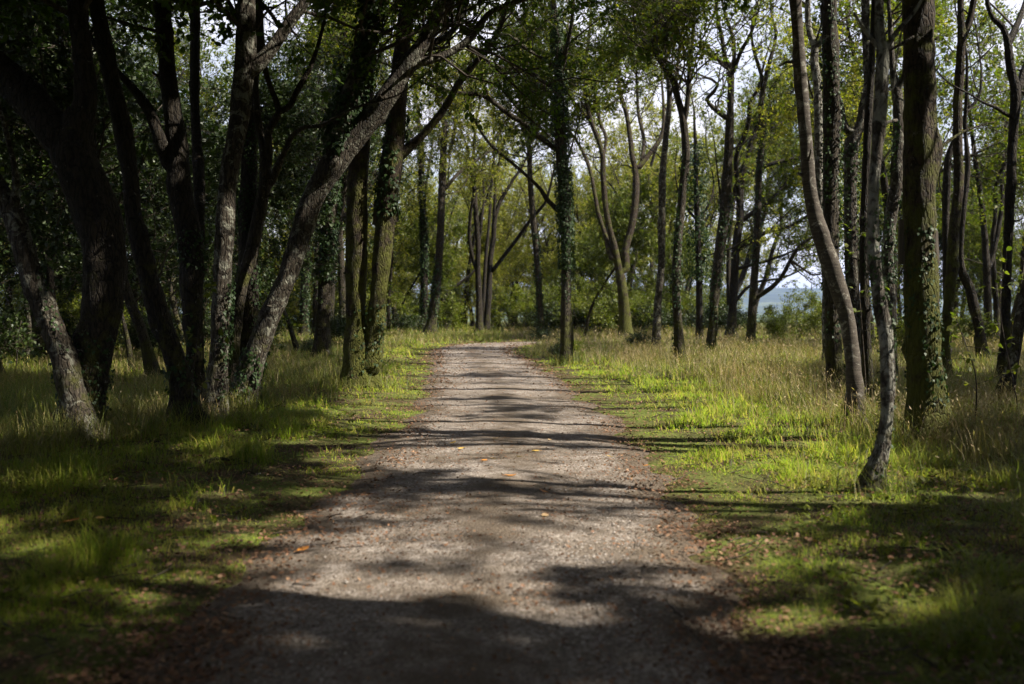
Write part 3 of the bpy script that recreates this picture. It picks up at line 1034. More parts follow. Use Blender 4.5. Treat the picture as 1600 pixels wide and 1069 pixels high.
tree('t9', 'oak_tree', 'straight trunk furred with pale sunlit ivy down its right side, left of the twin-stemmed tree', 'tree', 552,
     [[(503, 546, 28), (505, 500, 22), (508, 458, 22), (511, 388, 24), (515, 319, 23), (520, 260, 20), (526, 190, 17), (533, 110, 14), (540, 20, 11), (545, -80, 7)]],
     bark='oak', g=0.3, H=15, cb=7, nl=14000, leaf=0.10, group=GL,
     ivy=[dict(z0=2.2, z1=9, n=4200, size=0.082, patch=0.28, thick=0.10)])
tree('t10', 'oak_tree', 'stout mossy tree with two stems rising from one foot, left of the path', 'tree', 590,
     [[(558, 578, 47.9), (557, 545, 41.0), (556, 492, 29.6), (557, 388, 33.1), (558, 319, 31.9), (561, 250, 30.8), (566, 190, 28.5), (571, 130, 25.1), (575, 50, 22.8), (578, -60, 17.1)],
      [-0.05, (578, 570, 41.0), (585, 520, 31.9), (591, 458, 25.1), (598, 388, 28.5), (605, 319, 33.1), (610, 270, 35.3), (616, 224, 33.1), (620, 168, 30.8), (625, 110, 27.4), (632, 40, 22.8), (640, -60, 18.2), (650, -180, 11.4)],
      [(620, 250, 17.1), (631, 238, 17.1), (645, 225, 13.7), (661, 211, 12.5)]],
     bark='mossy', g=0.25, H=13, cb=6.5, nl=14000, leaf=0.09, group=GL,
     ivy=[dict(path=1, z0=0.2, z1=1.7, n=220, size=0.057, patch=0.48), dict(path=1, z0=3.2, z1=5.2, n=500, size=0.070, patch=0.45), dict(path=0, z0=0.2, z1=1.5, n=110, size=0.049, patch=0.5)])
tree('t11', 'oak_tree', 'thin ivy-striped trunk standing alone left of the sunlit ivy trunk', 'tree', 524,
     [[(475, 518, 15), (476, 450, 13), (479, 380, 12), (482, 300, 10), (484, 200, 8), (486, 100, 6)]],
     bark='dark', g=0.35, H=14, cb=6, nl=5000, leaf=0.12, group=GL, ivy=[dict(z0=0.2, z1=8, n=1500, size=0.082, patch=0.4)])
tree('t11b', 'oak_tree', 'very thin dark trunk close behind the left edge of the sunlit ivy trunk', 'tree', 524,
     [[(492, 518, 10), (494, 430, 9), (498, 350, 9), (501, 270, 8), (505, 180, 6)]], bark='dark', g=0.35, D=46, H=13, cb=6, nl=4000, leaf=0.12, group=GL)
tree('t11c', 'oak_tree', 'thin straight trunk in the gap between the sunlit ivy trunk and the twin-stemmed tree', 'tree', 524,
     [[(537, 520, 14), (534, 440, 11), (530, 350, 11), (528, 300, 10), (526, 200, 8), (524, 110, 6)]], bark='oak', g=0.35, H=14, cb=6.5, nl=5000, leaf=0.12, group=GL)
tree('t12', 'oak_tree', 'straight ivy-dark trunk touching a curved one where the path starts to bend left', 'tree', 515,
     [[(663, 512, 14), (663, 450, 12), (663, 388, 12), (659, 285, 11), (657, 215, 8), (651, 168, 6), (648, 110, 5)],
      [(656, 235, 6), (648, 222, 5), (640, 205, 4)], [(664, 300, 5), (670, 260, 4), (676, 225, 3)]],
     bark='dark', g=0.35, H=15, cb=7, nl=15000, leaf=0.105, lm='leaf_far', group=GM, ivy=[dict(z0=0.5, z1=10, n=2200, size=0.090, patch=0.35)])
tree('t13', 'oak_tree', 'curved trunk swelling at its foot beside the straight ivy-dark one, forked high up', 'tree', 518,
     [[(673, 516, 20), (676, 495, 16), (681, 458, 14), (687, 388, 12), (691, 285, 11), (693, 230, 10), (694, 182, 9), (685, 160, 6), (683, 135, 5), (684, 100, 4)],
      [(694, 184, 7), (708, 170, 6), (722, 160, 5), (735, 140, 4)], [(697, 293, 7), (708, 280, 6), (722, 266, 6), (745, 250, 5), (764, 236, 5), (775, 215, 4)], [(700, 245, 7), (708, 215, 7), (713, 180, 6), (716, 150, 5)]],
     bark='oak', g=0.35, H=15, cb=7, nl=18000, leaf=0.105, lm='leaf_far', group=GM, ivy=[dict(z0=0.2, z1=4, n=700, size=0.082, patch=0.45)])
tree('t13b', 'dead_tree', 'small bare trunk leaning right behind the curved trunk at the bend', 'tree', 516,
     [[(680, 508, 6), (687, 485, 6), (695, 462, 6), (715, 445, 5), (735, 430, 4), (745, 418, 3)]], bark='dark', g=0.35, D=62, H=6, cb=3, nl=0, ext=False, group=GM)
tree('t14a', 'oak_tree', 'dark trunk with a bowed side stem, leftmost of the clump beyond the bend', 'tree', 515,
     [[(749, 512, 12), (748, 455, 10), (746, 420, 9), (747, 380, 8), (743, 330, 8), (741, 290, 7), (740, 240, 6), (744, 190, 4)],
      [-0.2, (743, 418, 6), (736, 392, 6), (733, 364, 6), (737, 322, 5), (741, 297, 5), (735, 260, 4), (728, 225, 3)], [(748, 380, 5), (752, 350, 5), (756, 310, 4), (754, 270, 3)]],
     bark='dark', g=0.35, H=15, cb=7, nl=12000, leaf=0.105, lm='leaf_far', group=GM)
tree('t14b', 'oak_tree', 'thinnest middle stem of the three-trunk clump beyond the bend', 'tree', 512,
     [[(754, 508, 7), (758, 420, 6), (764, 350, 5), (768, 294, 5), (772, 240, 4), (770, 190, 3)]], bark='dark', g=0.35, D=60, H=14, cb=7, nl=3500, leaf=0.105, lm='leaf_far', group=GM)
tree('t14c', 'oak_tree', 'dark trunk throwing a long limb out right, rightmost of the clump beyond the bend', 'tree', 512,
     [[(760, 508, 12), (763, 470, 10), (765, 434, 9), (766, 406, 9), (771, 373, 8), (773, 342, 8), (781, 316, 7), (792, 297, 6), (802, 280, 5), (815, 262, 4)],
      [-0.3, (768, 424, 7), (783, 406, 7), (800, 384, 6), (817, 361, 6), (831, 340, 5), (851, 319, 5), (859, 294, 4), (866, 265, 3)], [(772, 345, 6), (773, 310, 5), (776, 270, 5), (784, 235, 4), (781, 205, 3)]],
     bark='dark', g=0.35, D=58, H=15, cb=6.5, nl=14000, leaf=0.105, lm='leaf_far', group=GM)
tree('t15', 'oak_tree', 'single slender trunk leaning slightly left, a low bush at its foot by the path end', 'tree', 522,
     [[(845, 518, 13), (843, 470, 10), (840, 420, 10), (835, 364, 10), (829, 290, 9), (826, 225, 8), (817, 195, 6), (820, 160, 5), (816, 100, 4)],
      [(826, 230, 6), (832, 195, 6), (836, 160, 5), (842, 125, 4)]],
     bark='oak', g=0.3, H=15, cb=7.5, nl=16000, leaf=0.12, group=GM, ivy=[dict(z0=0.3, z1=5, n=700, size=0.074, patch=0.5)])
tree('t16', 'oak_tree', 'ivy-sleeved trunk in the middle standing right of the path with a split foot', 'tree', 560,
     [[(884, 552, 18), (884, 476, 16), (885, 420, 16), (884, 364, 17), (882, 308, 18), (878, 250, 18), (875, 197, 18), (873, 140, 16), (873, 84, 13), (868, 28, 10), (860, -30, 7)],
      [0.0, (892, 546, 9), (891, 500, 8), (887, 468, 8)],
      [(878, 110, 9), (883, 84, 8), (890, 55, 7), (894, 28, 6), (896, 0, 5)],
      [-0.35, (865, 232, 10), (857, 225, 9), (835, 208, 9), (821, 194, 8), (801, 183, 8), (779, 166, 7), (756, 149, 7), (722, 146, 6), (700, 143, 5), (675, 135, 4)],
      [-0.1, (880, 335, 8), (869, 326, 8), (854, 311, 7), (845, 296, 6), (826, 277, 5), (798, 253, 5), (773, 233, 5), (756, 213, 4), (740, 185, 4), (728, 160, 3)],
      [-0.3, (868, 105, 6), (845, 90, 5), (820, 75, 5), (795, 55, 4), (760, 52, 3)], [-0.2, (870, 140, 6), (845, 125, 5), (820, 108, 5), (785, 106, 4), (760, 95, 3)]],
     bark='oak', g=0.2, H=13, cb=6.6, nl=15000, leaf=0.10, group=GM, bias=(-0.3, -0.2, 0),
     ivy=[dict(z0=2.6, z1=9.5, n=9000, size=0.048, patch=0.27, thick=0.10), dict(z0=0.2, z1=3, n=250, size=0.049, patch=0.6)])
tree('t17', 'oak_tree', 'mossy trunk dividing low into two thick upswept stems, right of the ivy-sleeved trunk', 'tree', 524,
     [[(977, 518, 21.5), (976, 490, 18.1), (973, 458, 15.5), (970, 436, 16.3), (966, 415, 12.0), (960, 386, 10.3), (952, 357, 9.5), (945, 313, 8.6), (942, 270, 8.6), (942, 245, 7.7), (935, 219, 7.7), (924, 191, 6.9), (916, 157, 6.0), (914, 112, 5.2), (918, 78, 5.2), (922, 42, 4.3), (924, 0, 3.4)],
      [0.2, (979, 420, 12.0), (977, 395, 12.0), (984, 366, 11.2), (990, 337, 11.2), (994, 299, 11.2), (992, 261, 9.5), (988, 247, 8.6), (984, 210, 7.7), (978, 174, 6.9), (970, 149, 6.9), (967, 123, 6.0), (964, 90, 5.2), (961, 42, 4.3), (962, 0, 3.4)],
      [(955, 403, 9.5), (945, 365, 6.9), (935, 334, 6.9), (928, 295, 6.0), (922, 266, 6.0), (911, 238, 5.2), (897, 214, 4.3), (885, 200, 3.4)],
      [(924, 191, 6.0), (914, 180, 6.0), (897, 160, 5.2), (885, 140, 3.4), (878, 120, 2.6)],
      [(942, 246, 6.0), (947, 216, 5.2), (937, 190, 5.2), (932, 157, 5.2), (922, 123, 4.3), (914, 100, 3.4)],
      [0.3, (999, 261, 8.6), (1012, 244, 8.6), (1029, 222, 6.9), (1036, 202, 6.0), (1037, 168, 5.2), (1034, 130, 3.4)],
      [(1002, 258, 6.0), (1006, 219, 6.0), (998, 180, 5.2), (996, 151, 4.3), (994, 110, 3.4)],
      [-0.3, (972, 150, 4.3), (955, 162, 3.4), (945, 170, 3.4), (932, 168, 2.6)]],
     bark='mossy', g=0.35, H=16, cb=8, nl=30000, leaf=0.12, group=GM)
tree('t18', 'oak_tree', 'straight pale trunk leaning slightly right, between the mossy forked and the ivy-flecked ones', 'tree', 535,
     [[(1025, 530, 14), (1028, 473, 12), (1033, 415, 11), (1034, 357, 12), (1035, 280, 11), (1038, 240, 10), (1043, 190, 9), (1046, 150, 8), (1042, 110, 6), (1040, 60, 5), (1044, 0, 4)],
      [(1046, 152, 5), (1056, 120, 5), (1062, 80, 4)]],
     bark='pale', g=0.35, H=15, cb=6.2, nl=28000, leaf=0.11, group=GM)
tree('t19', 'oak_tree', 'sinuous ivy-flecked trunk forking into a high V, nearest of those right of the bend', 'tree', 556,
     [[(1062, 551, 16), (1059, 502, 14), (1056, 458, 13), (1057, 415, 14), (1060, 371, 13), (1064, 328, 13), (1067, 290, 13), (1072, 252, 13), (1071, 219, 12), (1067, 185, 11), (1060, 157, 10), (1051, 123, 9), (1037, 104, 8), (1024, 85, 7), (1018, 68, 7), (1026, 50, 6), (1024, 22, 5), (1022, -20, 4)],
      [(1069, 190, 8), (1074, 163, 8), (1076, 132, 7), (1078, 93, 6), (1083, 56, 6), (1084, 10, 5)], [0.3, (1078, 95, 5), (1060, 64, 5), (1045, 45, 4), (1032, 25, 3)]],
     bark='oak', g=0.3, H=13, cb=6.8, nl=30000, leaf=0.10, group=GM, ivy=[dict(z0=0.2, z1=5.5, n=800, size=0.057, patch=0.42)])
tree('t20', 'oak_tree', 'thin trunk bushy with dark ivy behind the sinuous ivy-flecked trunk', 'tree', 521,
     [[(1093, 516, 11), (1092, 415, 11), (1090, 357, 9), (1088, 290, 8), (1087, 235, 6), (1085, 190, 4)], [(1091, 350, 5), (1102, 330, 4), (1112, 308, 3)], [(1091, 345, 5), (1078, 332, 4), (1070, 318, 3)], [(1092, 420, 4), (1104, 400, 3), (1118, 395, 3)]],
     bark='dark', g=0.35, H=12, cb=6, nl=6000, leaf=0.12, group=GM, ivy=[dict(z0=2.5, z1=9, n=2600, size=0.098, patch=0.3, thick=0.5)])
tree('t21', 'oak_tree', 'dark trunk leaning right with an S-shaped side branch, in the group right of the bend', 'tree', 541,
     [[(1112, 536, 16), (1115, 490, 15), (1118, 444, 15), (1125, 386, 16), (1133, 328, 17), (1136, 280, 16), (1139, 224, 14), (1141, 168, 11), (1142, 109, 9), (1133, 93, 7), (1128, 56, 6), (1121, 28, 5), (1118, -20, 4)],
      [(1130, 330, 8), (1126, 310, 5), (1124, 294, 3)],
      [(1143, 112, 7), (1147, 93, 6), (1146, 62, 6), (1138, 36, 5), (1130, 10, 4)],
      [-0.3, (1139, 187, 8), (1132, 182, 8), (1120, 173, 7), (1107, 161, 6), (1105, 154, 6), (1116, 143, 6), (1122, 132, 5), (1112, 124, 4), (1100, 120, 3)],
      [-0.2, (1140, 110, 6), (1122, 93, 6), (1102, 80, 5), (1085, 70, 3)], [(1147, 112, 6), (1156, 84, 6), (1173, 53, 5), (1181, 30, 4)]],
     bark='oak', g=0.35, H=14, cb=5.5, nl=36000, leaf=0.11, group=GM, ivy=[dict(z0=1.0, z1=5, n=700, size=0.070, patch=0.5)])
tree('t22', 'oak_tree', 'many-branched dark oak whose tiers of limbs reach right across the sky gap', 'tree', 520,
     [[(1143, 515, 15), (1145, 480, 13), (1147, 444, 13), (1150, 386, 13), (1156, 342, 12), (1156, 299, 12), (1160, 270, 11), (1167, 253, 10), (1173, 224, 9), (1184, 196, 7), (1196, 170, 5)],
      [(1154, 300, 9), (1150, 260, 8), (1152, 238, 8), (1164, 210, 8), (1171, 182, 7), (1171, 160, 6), (1184, 140, 5), (1190, 115, 4)],
      [-0.3, (1154, 390, 8), (1182, 371, 7), (1205, 360, 6), (1234, 354, 5), (1260, 338, 4), (1280, 322, 3)],
      [0.2, (1158, 345, 8), (1182, 328, 7), (1205, 311, 6), (1222, 292, 5), (1240, 270, 4), (1258, 258, 3)],
      [-0.1, (1162, 275, 7), (1190, 262, 6), (1220, 252, 6), (1250, 246, 5), (1270, 235, 3)],
      [0.1, (1172, 228, 7), (1195, 210, 6), (1215, 195, 5), (1232, 188, 4), (1248, 180, 3)],
      [-0.4, (1151, 420, 6), (1175, 414, 5), (1200, 408, 4), (1225, 398, 3)],
      [0.1, (1150, 470, 6), (1165, 452, 5), (1185, 440, 4), (1215, 436, 3)],
      [-0.2, (1182, 200, 6), (1200, 185, 5), (1218, 160, 4), (1236, 145, 3)]],
     bark='dark', g=0.35, H=14, cb=2.8, nl=60000, leaf=0.11, group=GM, bias=(0.40, -0.1, 0.0), L2=(0.8, 2.3))
tree('t22b', 'oak_tree', 'short dark stem close left of the many-branched oak at the sky gap', 'tree', 520,
     [[(1138, 514, 8), (1139, 470, 7), (1138, 420, 7), (1140, 370, 6), (1146, 320, 5), (1150, 270, 4)]], bark='dark', g=0.35, D=56, H=12, cb=7, nl=3500, leaf=0.12, group=GM)
tree('t23', 'oak_tree', 'straight slim trunk sending one long low limb right towards the distant hills', 'tree', 533,
     [[(1173, 528, 14), (1176, 473, 13), (1180, 415, 12), (1183, 357, 11), (1185, 299, 10), (1186, 270, 10), (1189, 238, 10), (1192, 208, 9), (1190, 185, 9), (1188, 168, 9), (1192, 140, 8), (1199, 109, 7), (1206, 84, 6), (1211, 65, 5), (1213, 50, 5), (1206, 28, 4), (1203, -10, 3)],
      [(1190, 142, 6), (1191, 123, 6), (1185, 101, 6), (1177, 76, 5), (1174, 45, 4)],
      [-0.35, (1180, 466, 7), (1190, 460, 7), (1205, 450, 7), (1222, 432, 6), (1234, 409, 6), (1248, 386, 5), (1267, 372, 4), (1282, 366, 3)],
      [-0.3, (1236, 408, 4), (1252, 418, 3), (1270, 430, 3), (1285, 428, 2)]],
     bark='oak', g=0.35, H=15, cb=3.2, nl=38000, leaf=0.11, group=GM, ivy=[dict(z0=3, z1=8, n=600, size=0.070, patch=0.45)])
tree('t24', 'birch_tree', 'bare banded trunk bowing out to the left then straight up, right of the sky gap', 'tree', 646,
     [[(1335, 640, 27), (1335, 605, 23), (1333, 569, 23), (1324, 502, 24), (1312, 457, 26), (1298, 412, 27), (1282, 367, 25), (1266, 300, 21), (1260, 224, 19), (1255, 168, 19), (1249, 84, 18), (1243, 0, 17), (1240, -100, 15), (1234, -250, 9)]],
     bark='smooth', g=0.25, H=14, cb=5.6, nl=20000, leaf=0.11, lm='leaf_near', group=GR)
tree('t25', 'oak_tree', 'straight dark trunk with trailing ivy directly behind the bowed banded trunk', 'tree', 594,
     [[(1306, 590, 26), (1302, 540, 23), (1301, 480, 23), (1299, 390, 24), (1298, 300, 25), (1300, 196, 26), (1298, 84, 24), (1296, 0, 22), (1295, -100, 18)]],
     bark='oak', g=0.3, H=15, cb=6.4, nl=22000, leaf=0.11, group=GR, ivy=[dict(z0=2.2, z1=7.5, n=1500, size=0.045, patch=0.48, thick=0.05), dict(z0=0.2, z1=2, n=200, size=0.057, patch=0.55)])
tree('t26', 'oak_tree', 'crooked pale stem rising close left of the straight ivy-trailed trunk', 'tree', 580,
     [[(1293, 560, 15), (1290, 400, 14), (1280, 300, 13), (1279, 200, 13), (1277, 130, 13), (1272, 96, 13), (1273, 70, 12), (1266, 55, 10), (1262, 20, 9), (1264, -30, 7)],
      [(1275, 75, 9), (1290, 50, 8), (1300, 10, 6)]],
     bark='lichen', g=0.3, D=24, H=13, cb=6.5, nl=7000, leaf=0.09, group=GR)
tree('t27', 'oak_tree', 'trunk dividing into a Y just right of the ivy-trailed trunk', 'tree', 592,
     [[(1338, 590, 21), (1335, 500, 19), (1330, 400, 19), (1329, 300, 20), (1332, 222, 21), (1344, 198, 14), (1349, 168, 14), (1357, 130, 13), (1353, 56, 13), (1352, 0, 13), (1350, -100, 9)],
      [(1327, 206, 13), (1318, 190, 11), (1314, 165, 10), (1306, 140, 7), (1300, 110, 5)]],
     bark='pale', g=0.3, D=21, H=15, cb=6.5, nl=14000, leaf=0.1, group=GR, ivy=[dict(z0=1.0, z1=5, n=600, size=0.057, patch=0.5)])
tree('t28', 'oak_tree', 'dark thin trunk half hidden behind the crooked ivy-speckled sapling trunk', 'tree', 614,
     [[(1357, 608, 17), (1352, 500, 15), (1350, 400, 14), (1352, 300, 13), (1356, 200, 12), (1362, 100, 10), (1366, 0, 8)]],
     bark='dark', g=0.25, H=14, cb=6, nl=12000, leaf=0.1, group=GR)
tree('t29', 'oak_tree', 'slender crooked trunk speckled with ivy, nearest to the camera on the right', 'tree', 762,
     [[(1362, 758, 31), (1369, 730, 24), (1377, 704, 21), (1385, 659, 19), (1387, 614, 20), (1386, 569, 22), (1384, 525, 22), (1377, 480, 22), (1369, 435, 20), (1365, 390, 20), (1364, 345, 18), (1365, 290, 17), (1371, 224, 17), (1377, 140, 20), (1379, 84, 19), (1375, 50, 15), (1374, 0, 14), (1376, -80, 12), (1370, -200, 8)],
      [0.2, (1381, 80, 10), (1390, 66, 9), (1402, 48, 7), (1430, 17, 5), (1450, -20, 4)],
      [-0.4, (1370, 72, 7), (1352, 48, 6), (1334, 20, 4)],
      [-0.3, (1388, 80, 5), (1405, 70, 5), (1428, 57, 4)],
      [0.1, (1395, 140, 3), (1400, 100, 3), (1410, 40, 3)]],
     bark='lichen', g=0.1, H=10, cb=4.3, nl=9000, leaf=0.085, lm='leaf_near', kind='hex', group=GR, ivy=[dict(z0=0.2, z1=2.4, n=330, size=0.031, patch=0.52, thick=0.015)])
tree('t30', 'oak_tree', 'grey trunk curving left between the crooked sapling trunk and the big mossy trunk', 'tree', 600,
     [[(1392, 595, 19), (1389, 480, 18), (1387, 400, 19), (1393, 330, 18), (1400, 295, 18), (1402, 250, 18), (1405, 200, 17), (1402, 150, 16), (1395, 110, 11), (1392, 60, 8), (1388, 0, 6)],
      [(1400, 150, 9), (1412, 120, 8), (1418, 80, 6)]],
     bark='pale', g=0.3, D=19, H=14, cb=6, nl=14000, leaf=0.1, group=GR, ivy=[dict(z0=2, z1=5, n=500, size=0.057, patch=0.45)])
tree('t31', 'oak_tree', 'thickest trunk on the right, mossy brown with a strip of ivy up its front', 'tree', 672,
     [[(1450, 662, 62), (1449, 630, 56), (1446, 600, 52), (1442, 516, 50), (1438, 400, 49), (1436, 299, 49), (1439, 235, 55), (1436, 190, 48), (1436, 120, 46), (1434, 0, 45), (1432, -120, 40), (1430, -300, 30)],
      [0.2, (1458, 240, 7), (1478, 224, 5), (1505, 206, 4), (1530, 197, 3), (1555, 190, 2)]],
     bark='mossy', g=0.2, H=16, cb=5.2, nl=40000, leaf=0.12, lm='leaf_near', kind='hex', group=GR, ivy=[dict(z0=0.5, z1=2.5, n=330, size=0.041, patch=0.4, side=(0.15, -1, 0), thick=0.02)])
tree('t32', 'oak_tree', 'mossy trunk forking high into two stems, right of the thickest trunk', 'tree', 574,
     [[(1476, 566, 17), (1478, 516, 15), (1486, 437, 17), (1491, 359, 16), (1498, 280, 14), (1496, 210, 14), (1497, 150, 13), (1501, 90, 13), (1503, 55, 13), (1501, 25, 10), (1501, -20, 9), (1500, -80, 6)],
      [(1506, 56, 11), (1513, 38, 10), (1520, 10, 9), (1526, -30, 7)]],
     bark='mossy', g=0.35, H=13, cb=6, nl=20000, leaf=0.09, group=GR)
tree('t32b', 'oak_tree', 'short bent stem just left of the mossy trunk forking high on the right', 'tree', 560,
     [[(1481, 545, 12), (1480, 440, 12), (1478, 360, 12), (1479, 300, 12), (1481, 250, 11), (1489, 225, 9), (1500, 195, 7), (1515, 170, 5), (1530, 150, 4)]],
     bark='dark', g=0.35, D=26, H=12, cb=6.5, nl=6000, leaf=0.10, group=GR)
tree('t33', 'oak_tree', 'dark trunk leaning left from a foot in the dry grass, far right', 'tree', 557,
     [[(1534, 551, 18), (1531, 520, 16), (1526, 496, 15), (1514, 449, 15), (1503, 425, 13), (1500, 390, 11), (1505, 330, 9), (1512, 260, 8), (1508, 200, 6)]],
     bark='dark', g=0.35, H=12, cb=5.5, nl=7000, leaf=0.10, group=GR)
tree('t34', 'oak_tree', 'dark slender trunk with a right fork, behind the left-leaning one at far right', 'tree', 534,
     [[(1545, 528, 13), (1541, 417, 11), (1536, 339, 9), (1529, 285, 8), (1520, 220, 6), (1515, 170, 5)], [(1547, 415, 8), (1556, 380, 7), (1562, 345, 7), (1567, 310, 6), (1566, 280, 5), (1575, 240, 4)]],
     bark='dark', g=0.35, H=13, cb=6, nl=12000, leaf=0.11, group=GR)
tree('t34b', 'oak_tree', 'short dark trunk almost touching the slender forked one at far right', 'tree', 534,
     [[(1558, 527, 10), (1557, 480, 9), (1553, 430, 8), (1551, 380, 7), (1556, 330, 6)]], bark='dark', g=0.35, D=38, H=11, cb=5.5, nl=5000, leaf=0.11, group=GR)
tree('t35', 'oak_tree', 'dark trunk opening into a wide Y against the sky at the top right', 'tree', 580,
     [[(1568, 572, 18), (1571, 516, 15), (1573, 437, 14), (1576, 359, 14), (1579, 299, 14), (1583, 210, 14), (1587, 150, 16), (1579, 105, 13), (1574, 66, 11), (1566, 42, 9), (1552, 30, 7), (1543, 6, 6), (1540, -40, 4)],
      [(1576, 66, 10), (1586, 45, 9), (1595, 24, 8), (1606, -10, 6)], [(1590, 142, 12), (1597, 120, 11), (1608, 95, 9), (1622, 60, 7)], [-0.3, (1578, 182, 6), (1555, 168, 5), (1535, 160, 4), (1520, 150, 3)]],
     bark='dark', g=0.35, H=12, cb=4.8, nl=24000, leaf=0.09, group=GR)
tree('t36', 'oak_tree', 'trunk leaning right out of the picture from the dry grass at the right edge', 'tree', 612,
     [[(1572, 606, 22), (1579, 580, 19), (1586, 545, 17), (1594, 500, 16), (1602, 455, 15), (1615, 400, 14), (1632, 320, 12), (1650, 220, 9)]],
     bark='pale', g=0.3, H=9, cb=3.5, nl=7000, leaf=0.09, group=GR)
# small stems
tree('s1', 'oak_tree', 'thin pale stem standing far back in the dark wood at the left edge', 'tree', 556,
     [[(44, 552, 9), (45, 510, 8), (41, 470, 7), (36, 440, 6), (34, 400, 5), (30, 330, 4)]], bark='pale', g=0.3, D=26, H=8, cb=3.5, nl=3000, leaf=0.09, lm='leaf_near', group=GL)
tree('s2', 'dead_tree', 'short bare dark stem leaning left, between the crooked thick trunk and the slim banded one', 'tree', 562,
     [[(203, 558, 8), (199, 530, 7), (192, 498, 6), (186, 470, 4)]], bark='dark', g=0.25, D=24, H=4, cb=3, nl=0, ext=False, group=GL)
tree('s3', 'dead_tree', 'low bare dark stem leaning left behind the foot of the arched trunk', 'tree', 530,
     [[(457, 524, 8), (450, 500, 7), (441, 482, 6), (432, 462, 4)]], bark='dark', g=0.3, D=34, H=4, cb=3, nl=0, ext=False, group=GL)
tree('s4', 'oak_tree', 'very thin pole-like stem right of the twin-stemmed mossy tree', 'tree', 515,
     [[(607, 512, 6), (608, 470, 5), (611, 430, 5), (614, 380, 4), (620, 320, 3)]], bark='dark', g=0.35, D=55, H=9, cb=4, nl=3000, leaf=0.12, lm='leaf_far', group=GM)

# ------------------------------------------------------------------ the feathery evergreen and other plants built from the same kind of parts
def proto_plant(name, stems, H, cb, nl, leaf, leafm, bark='dark', L2=(0.6, 1.6), spread=0.5, seed=0, droop=0.0, wid=0.3, rad=0.05, kind='quad', lpt=8, n3=6, n4=5):
    """a plant at the origin: Empty > trunk, branches, crown; not tagged yet"""
    rng = np.random.default_rng(5000 + seed)
    paths = []
    acc = Acc()
    for s in range(stems):
        a = rng.uniform(0, 2 * np.pi)
        n = 8
        lean = 0 if stems == 1 else spread
        p = np.array([math.cos(a) * 0.08, math.sin(a) * 0.08, -0.15]) if stems > 1 else np.array([0, 0, -0.25])
        d = unit(np.array([math.cos(a) * lean, math.sin(a) * lean, 1.0]))
        hh = H * rng.uniform(0.75, 1.0)
        pts, rr = [p.copy()], [rad * 1.2]
        for i in range(n):
            d = unit(d + rng.normal(size=3) * 0.13 + np.array([0, 0, 0.08]))
            p = p + d * hh / n
            pts.append(p.copy())
            rr.append(max(0.006, rad * (1 - 0.85 * (i + 1) / n)))
        P, r = resample(pts, rr, 0.25)
        trunk_tube(acc, P, r, 8, seed + s, flare=stems == 1)
        paths.append((P, r))
        if H > 7:
            for _ in range(4):     # main limbs
                i0 = rng.integers(int(len(P) * 0.35), int(len(P) * 0.8))
                dd = unit(rand_perp(unit(P[i0 + 1] - P[i0])[None], rng)[0] + np.array([0, 0, 0.9]))
                Lm = H * rng.uniform(0.22, 0.4)
                G = grow(P[i0][None], dd[None], np.array([Lm]), 8, rng, 0.22, 0.12)[0]
                P2, r2 = resample(G, np.linspace(r[i0] * 0.7, 0.012, 8), 0.3)
                trunk_tube(acc, P2, r2, 6, seed + s, flare=False)
                paths.append((P2, r2))
    root = bpy.data.objects.new(name, None)
    COL.objects.link(root)
    link('trunk' if H > 4 else 'stems', acc.mesh('trunk', [M[bark]]), root)
    br = build_branches(paths, rng, nl, cb, H, leaf, L2, None, droop, lpt, n3, n4)
    crown_parts(root, br, rng, M[leafm], kind, False, shared_origin=np.zeros(3), wid=wid)
    return root


def copy_plant(root):
    c = root.copy()
    COL.objects.link(c)
    for ch in root.children:
        d = ch.copy()
        COL.objects.link(d)
        d.parent = c
    return c


def place(o, x, y, rz, s, label, cat, group=None, sink=0.0):
    o.location = (x, y, float(hgt(x, y)) - sink)
    o.rotation_euler = (0, 0, rz)
    o.scale = (s, s, s)
    tag(o, label, cat, group)
    return o


rg = np.random.default_rng(99)
# feathery young evergreens
fe = [proto_plant('young_evergreen', 1, 8.5, 0.9, 15000, 0.16, 'leaf_fern', L2=(1.2, 2.4), seed=1, droop=0.10, wid=0.2, rad=0.09),
      proto_plant('young_evergreen', 1, 6.5, 0.7, 10000, 0.15, 'leaf_fern', L2=(1.0, 2.0), seed=2, droop=0.10, wid=0.2, rad=0.07)]
used = set()


def put(protos, i, *a, **k):
    p = protos[i]
    o = p if id(p) not in used else copy_plant(p)
    used.add(id(p))
    return place(o, *a, **k)


def gx_at(px, D):
    return (px - 800) / F * D


for i, (px, D, s, lab) in enumerate([
    (915, 49, 1.0, 'feathery olive-green young evergreen filling the gap right of the ivy-sleeved middle trunk'),
    (900, 55, 0.95, 'second feathery young evergreen, behind the first one beside the ivy-sleeved trunk'),
    (620, 60, 1.0, 'feathery young evergreen in the gap right of the twin-stemmed mossy tree'),
    (710, 66, 0.9, 'feathery young evergreen behind the curved trunk at the bend'),
    (1010, 60, 0.8, 'low feathery young evergreen behind the straight pale trunk right of the bend')]):
    put(fe, i % 2, gx_at(px, D), D, rg.uniform(0, 6), s, lab, 'evergreen', 'young feathery evergreens')

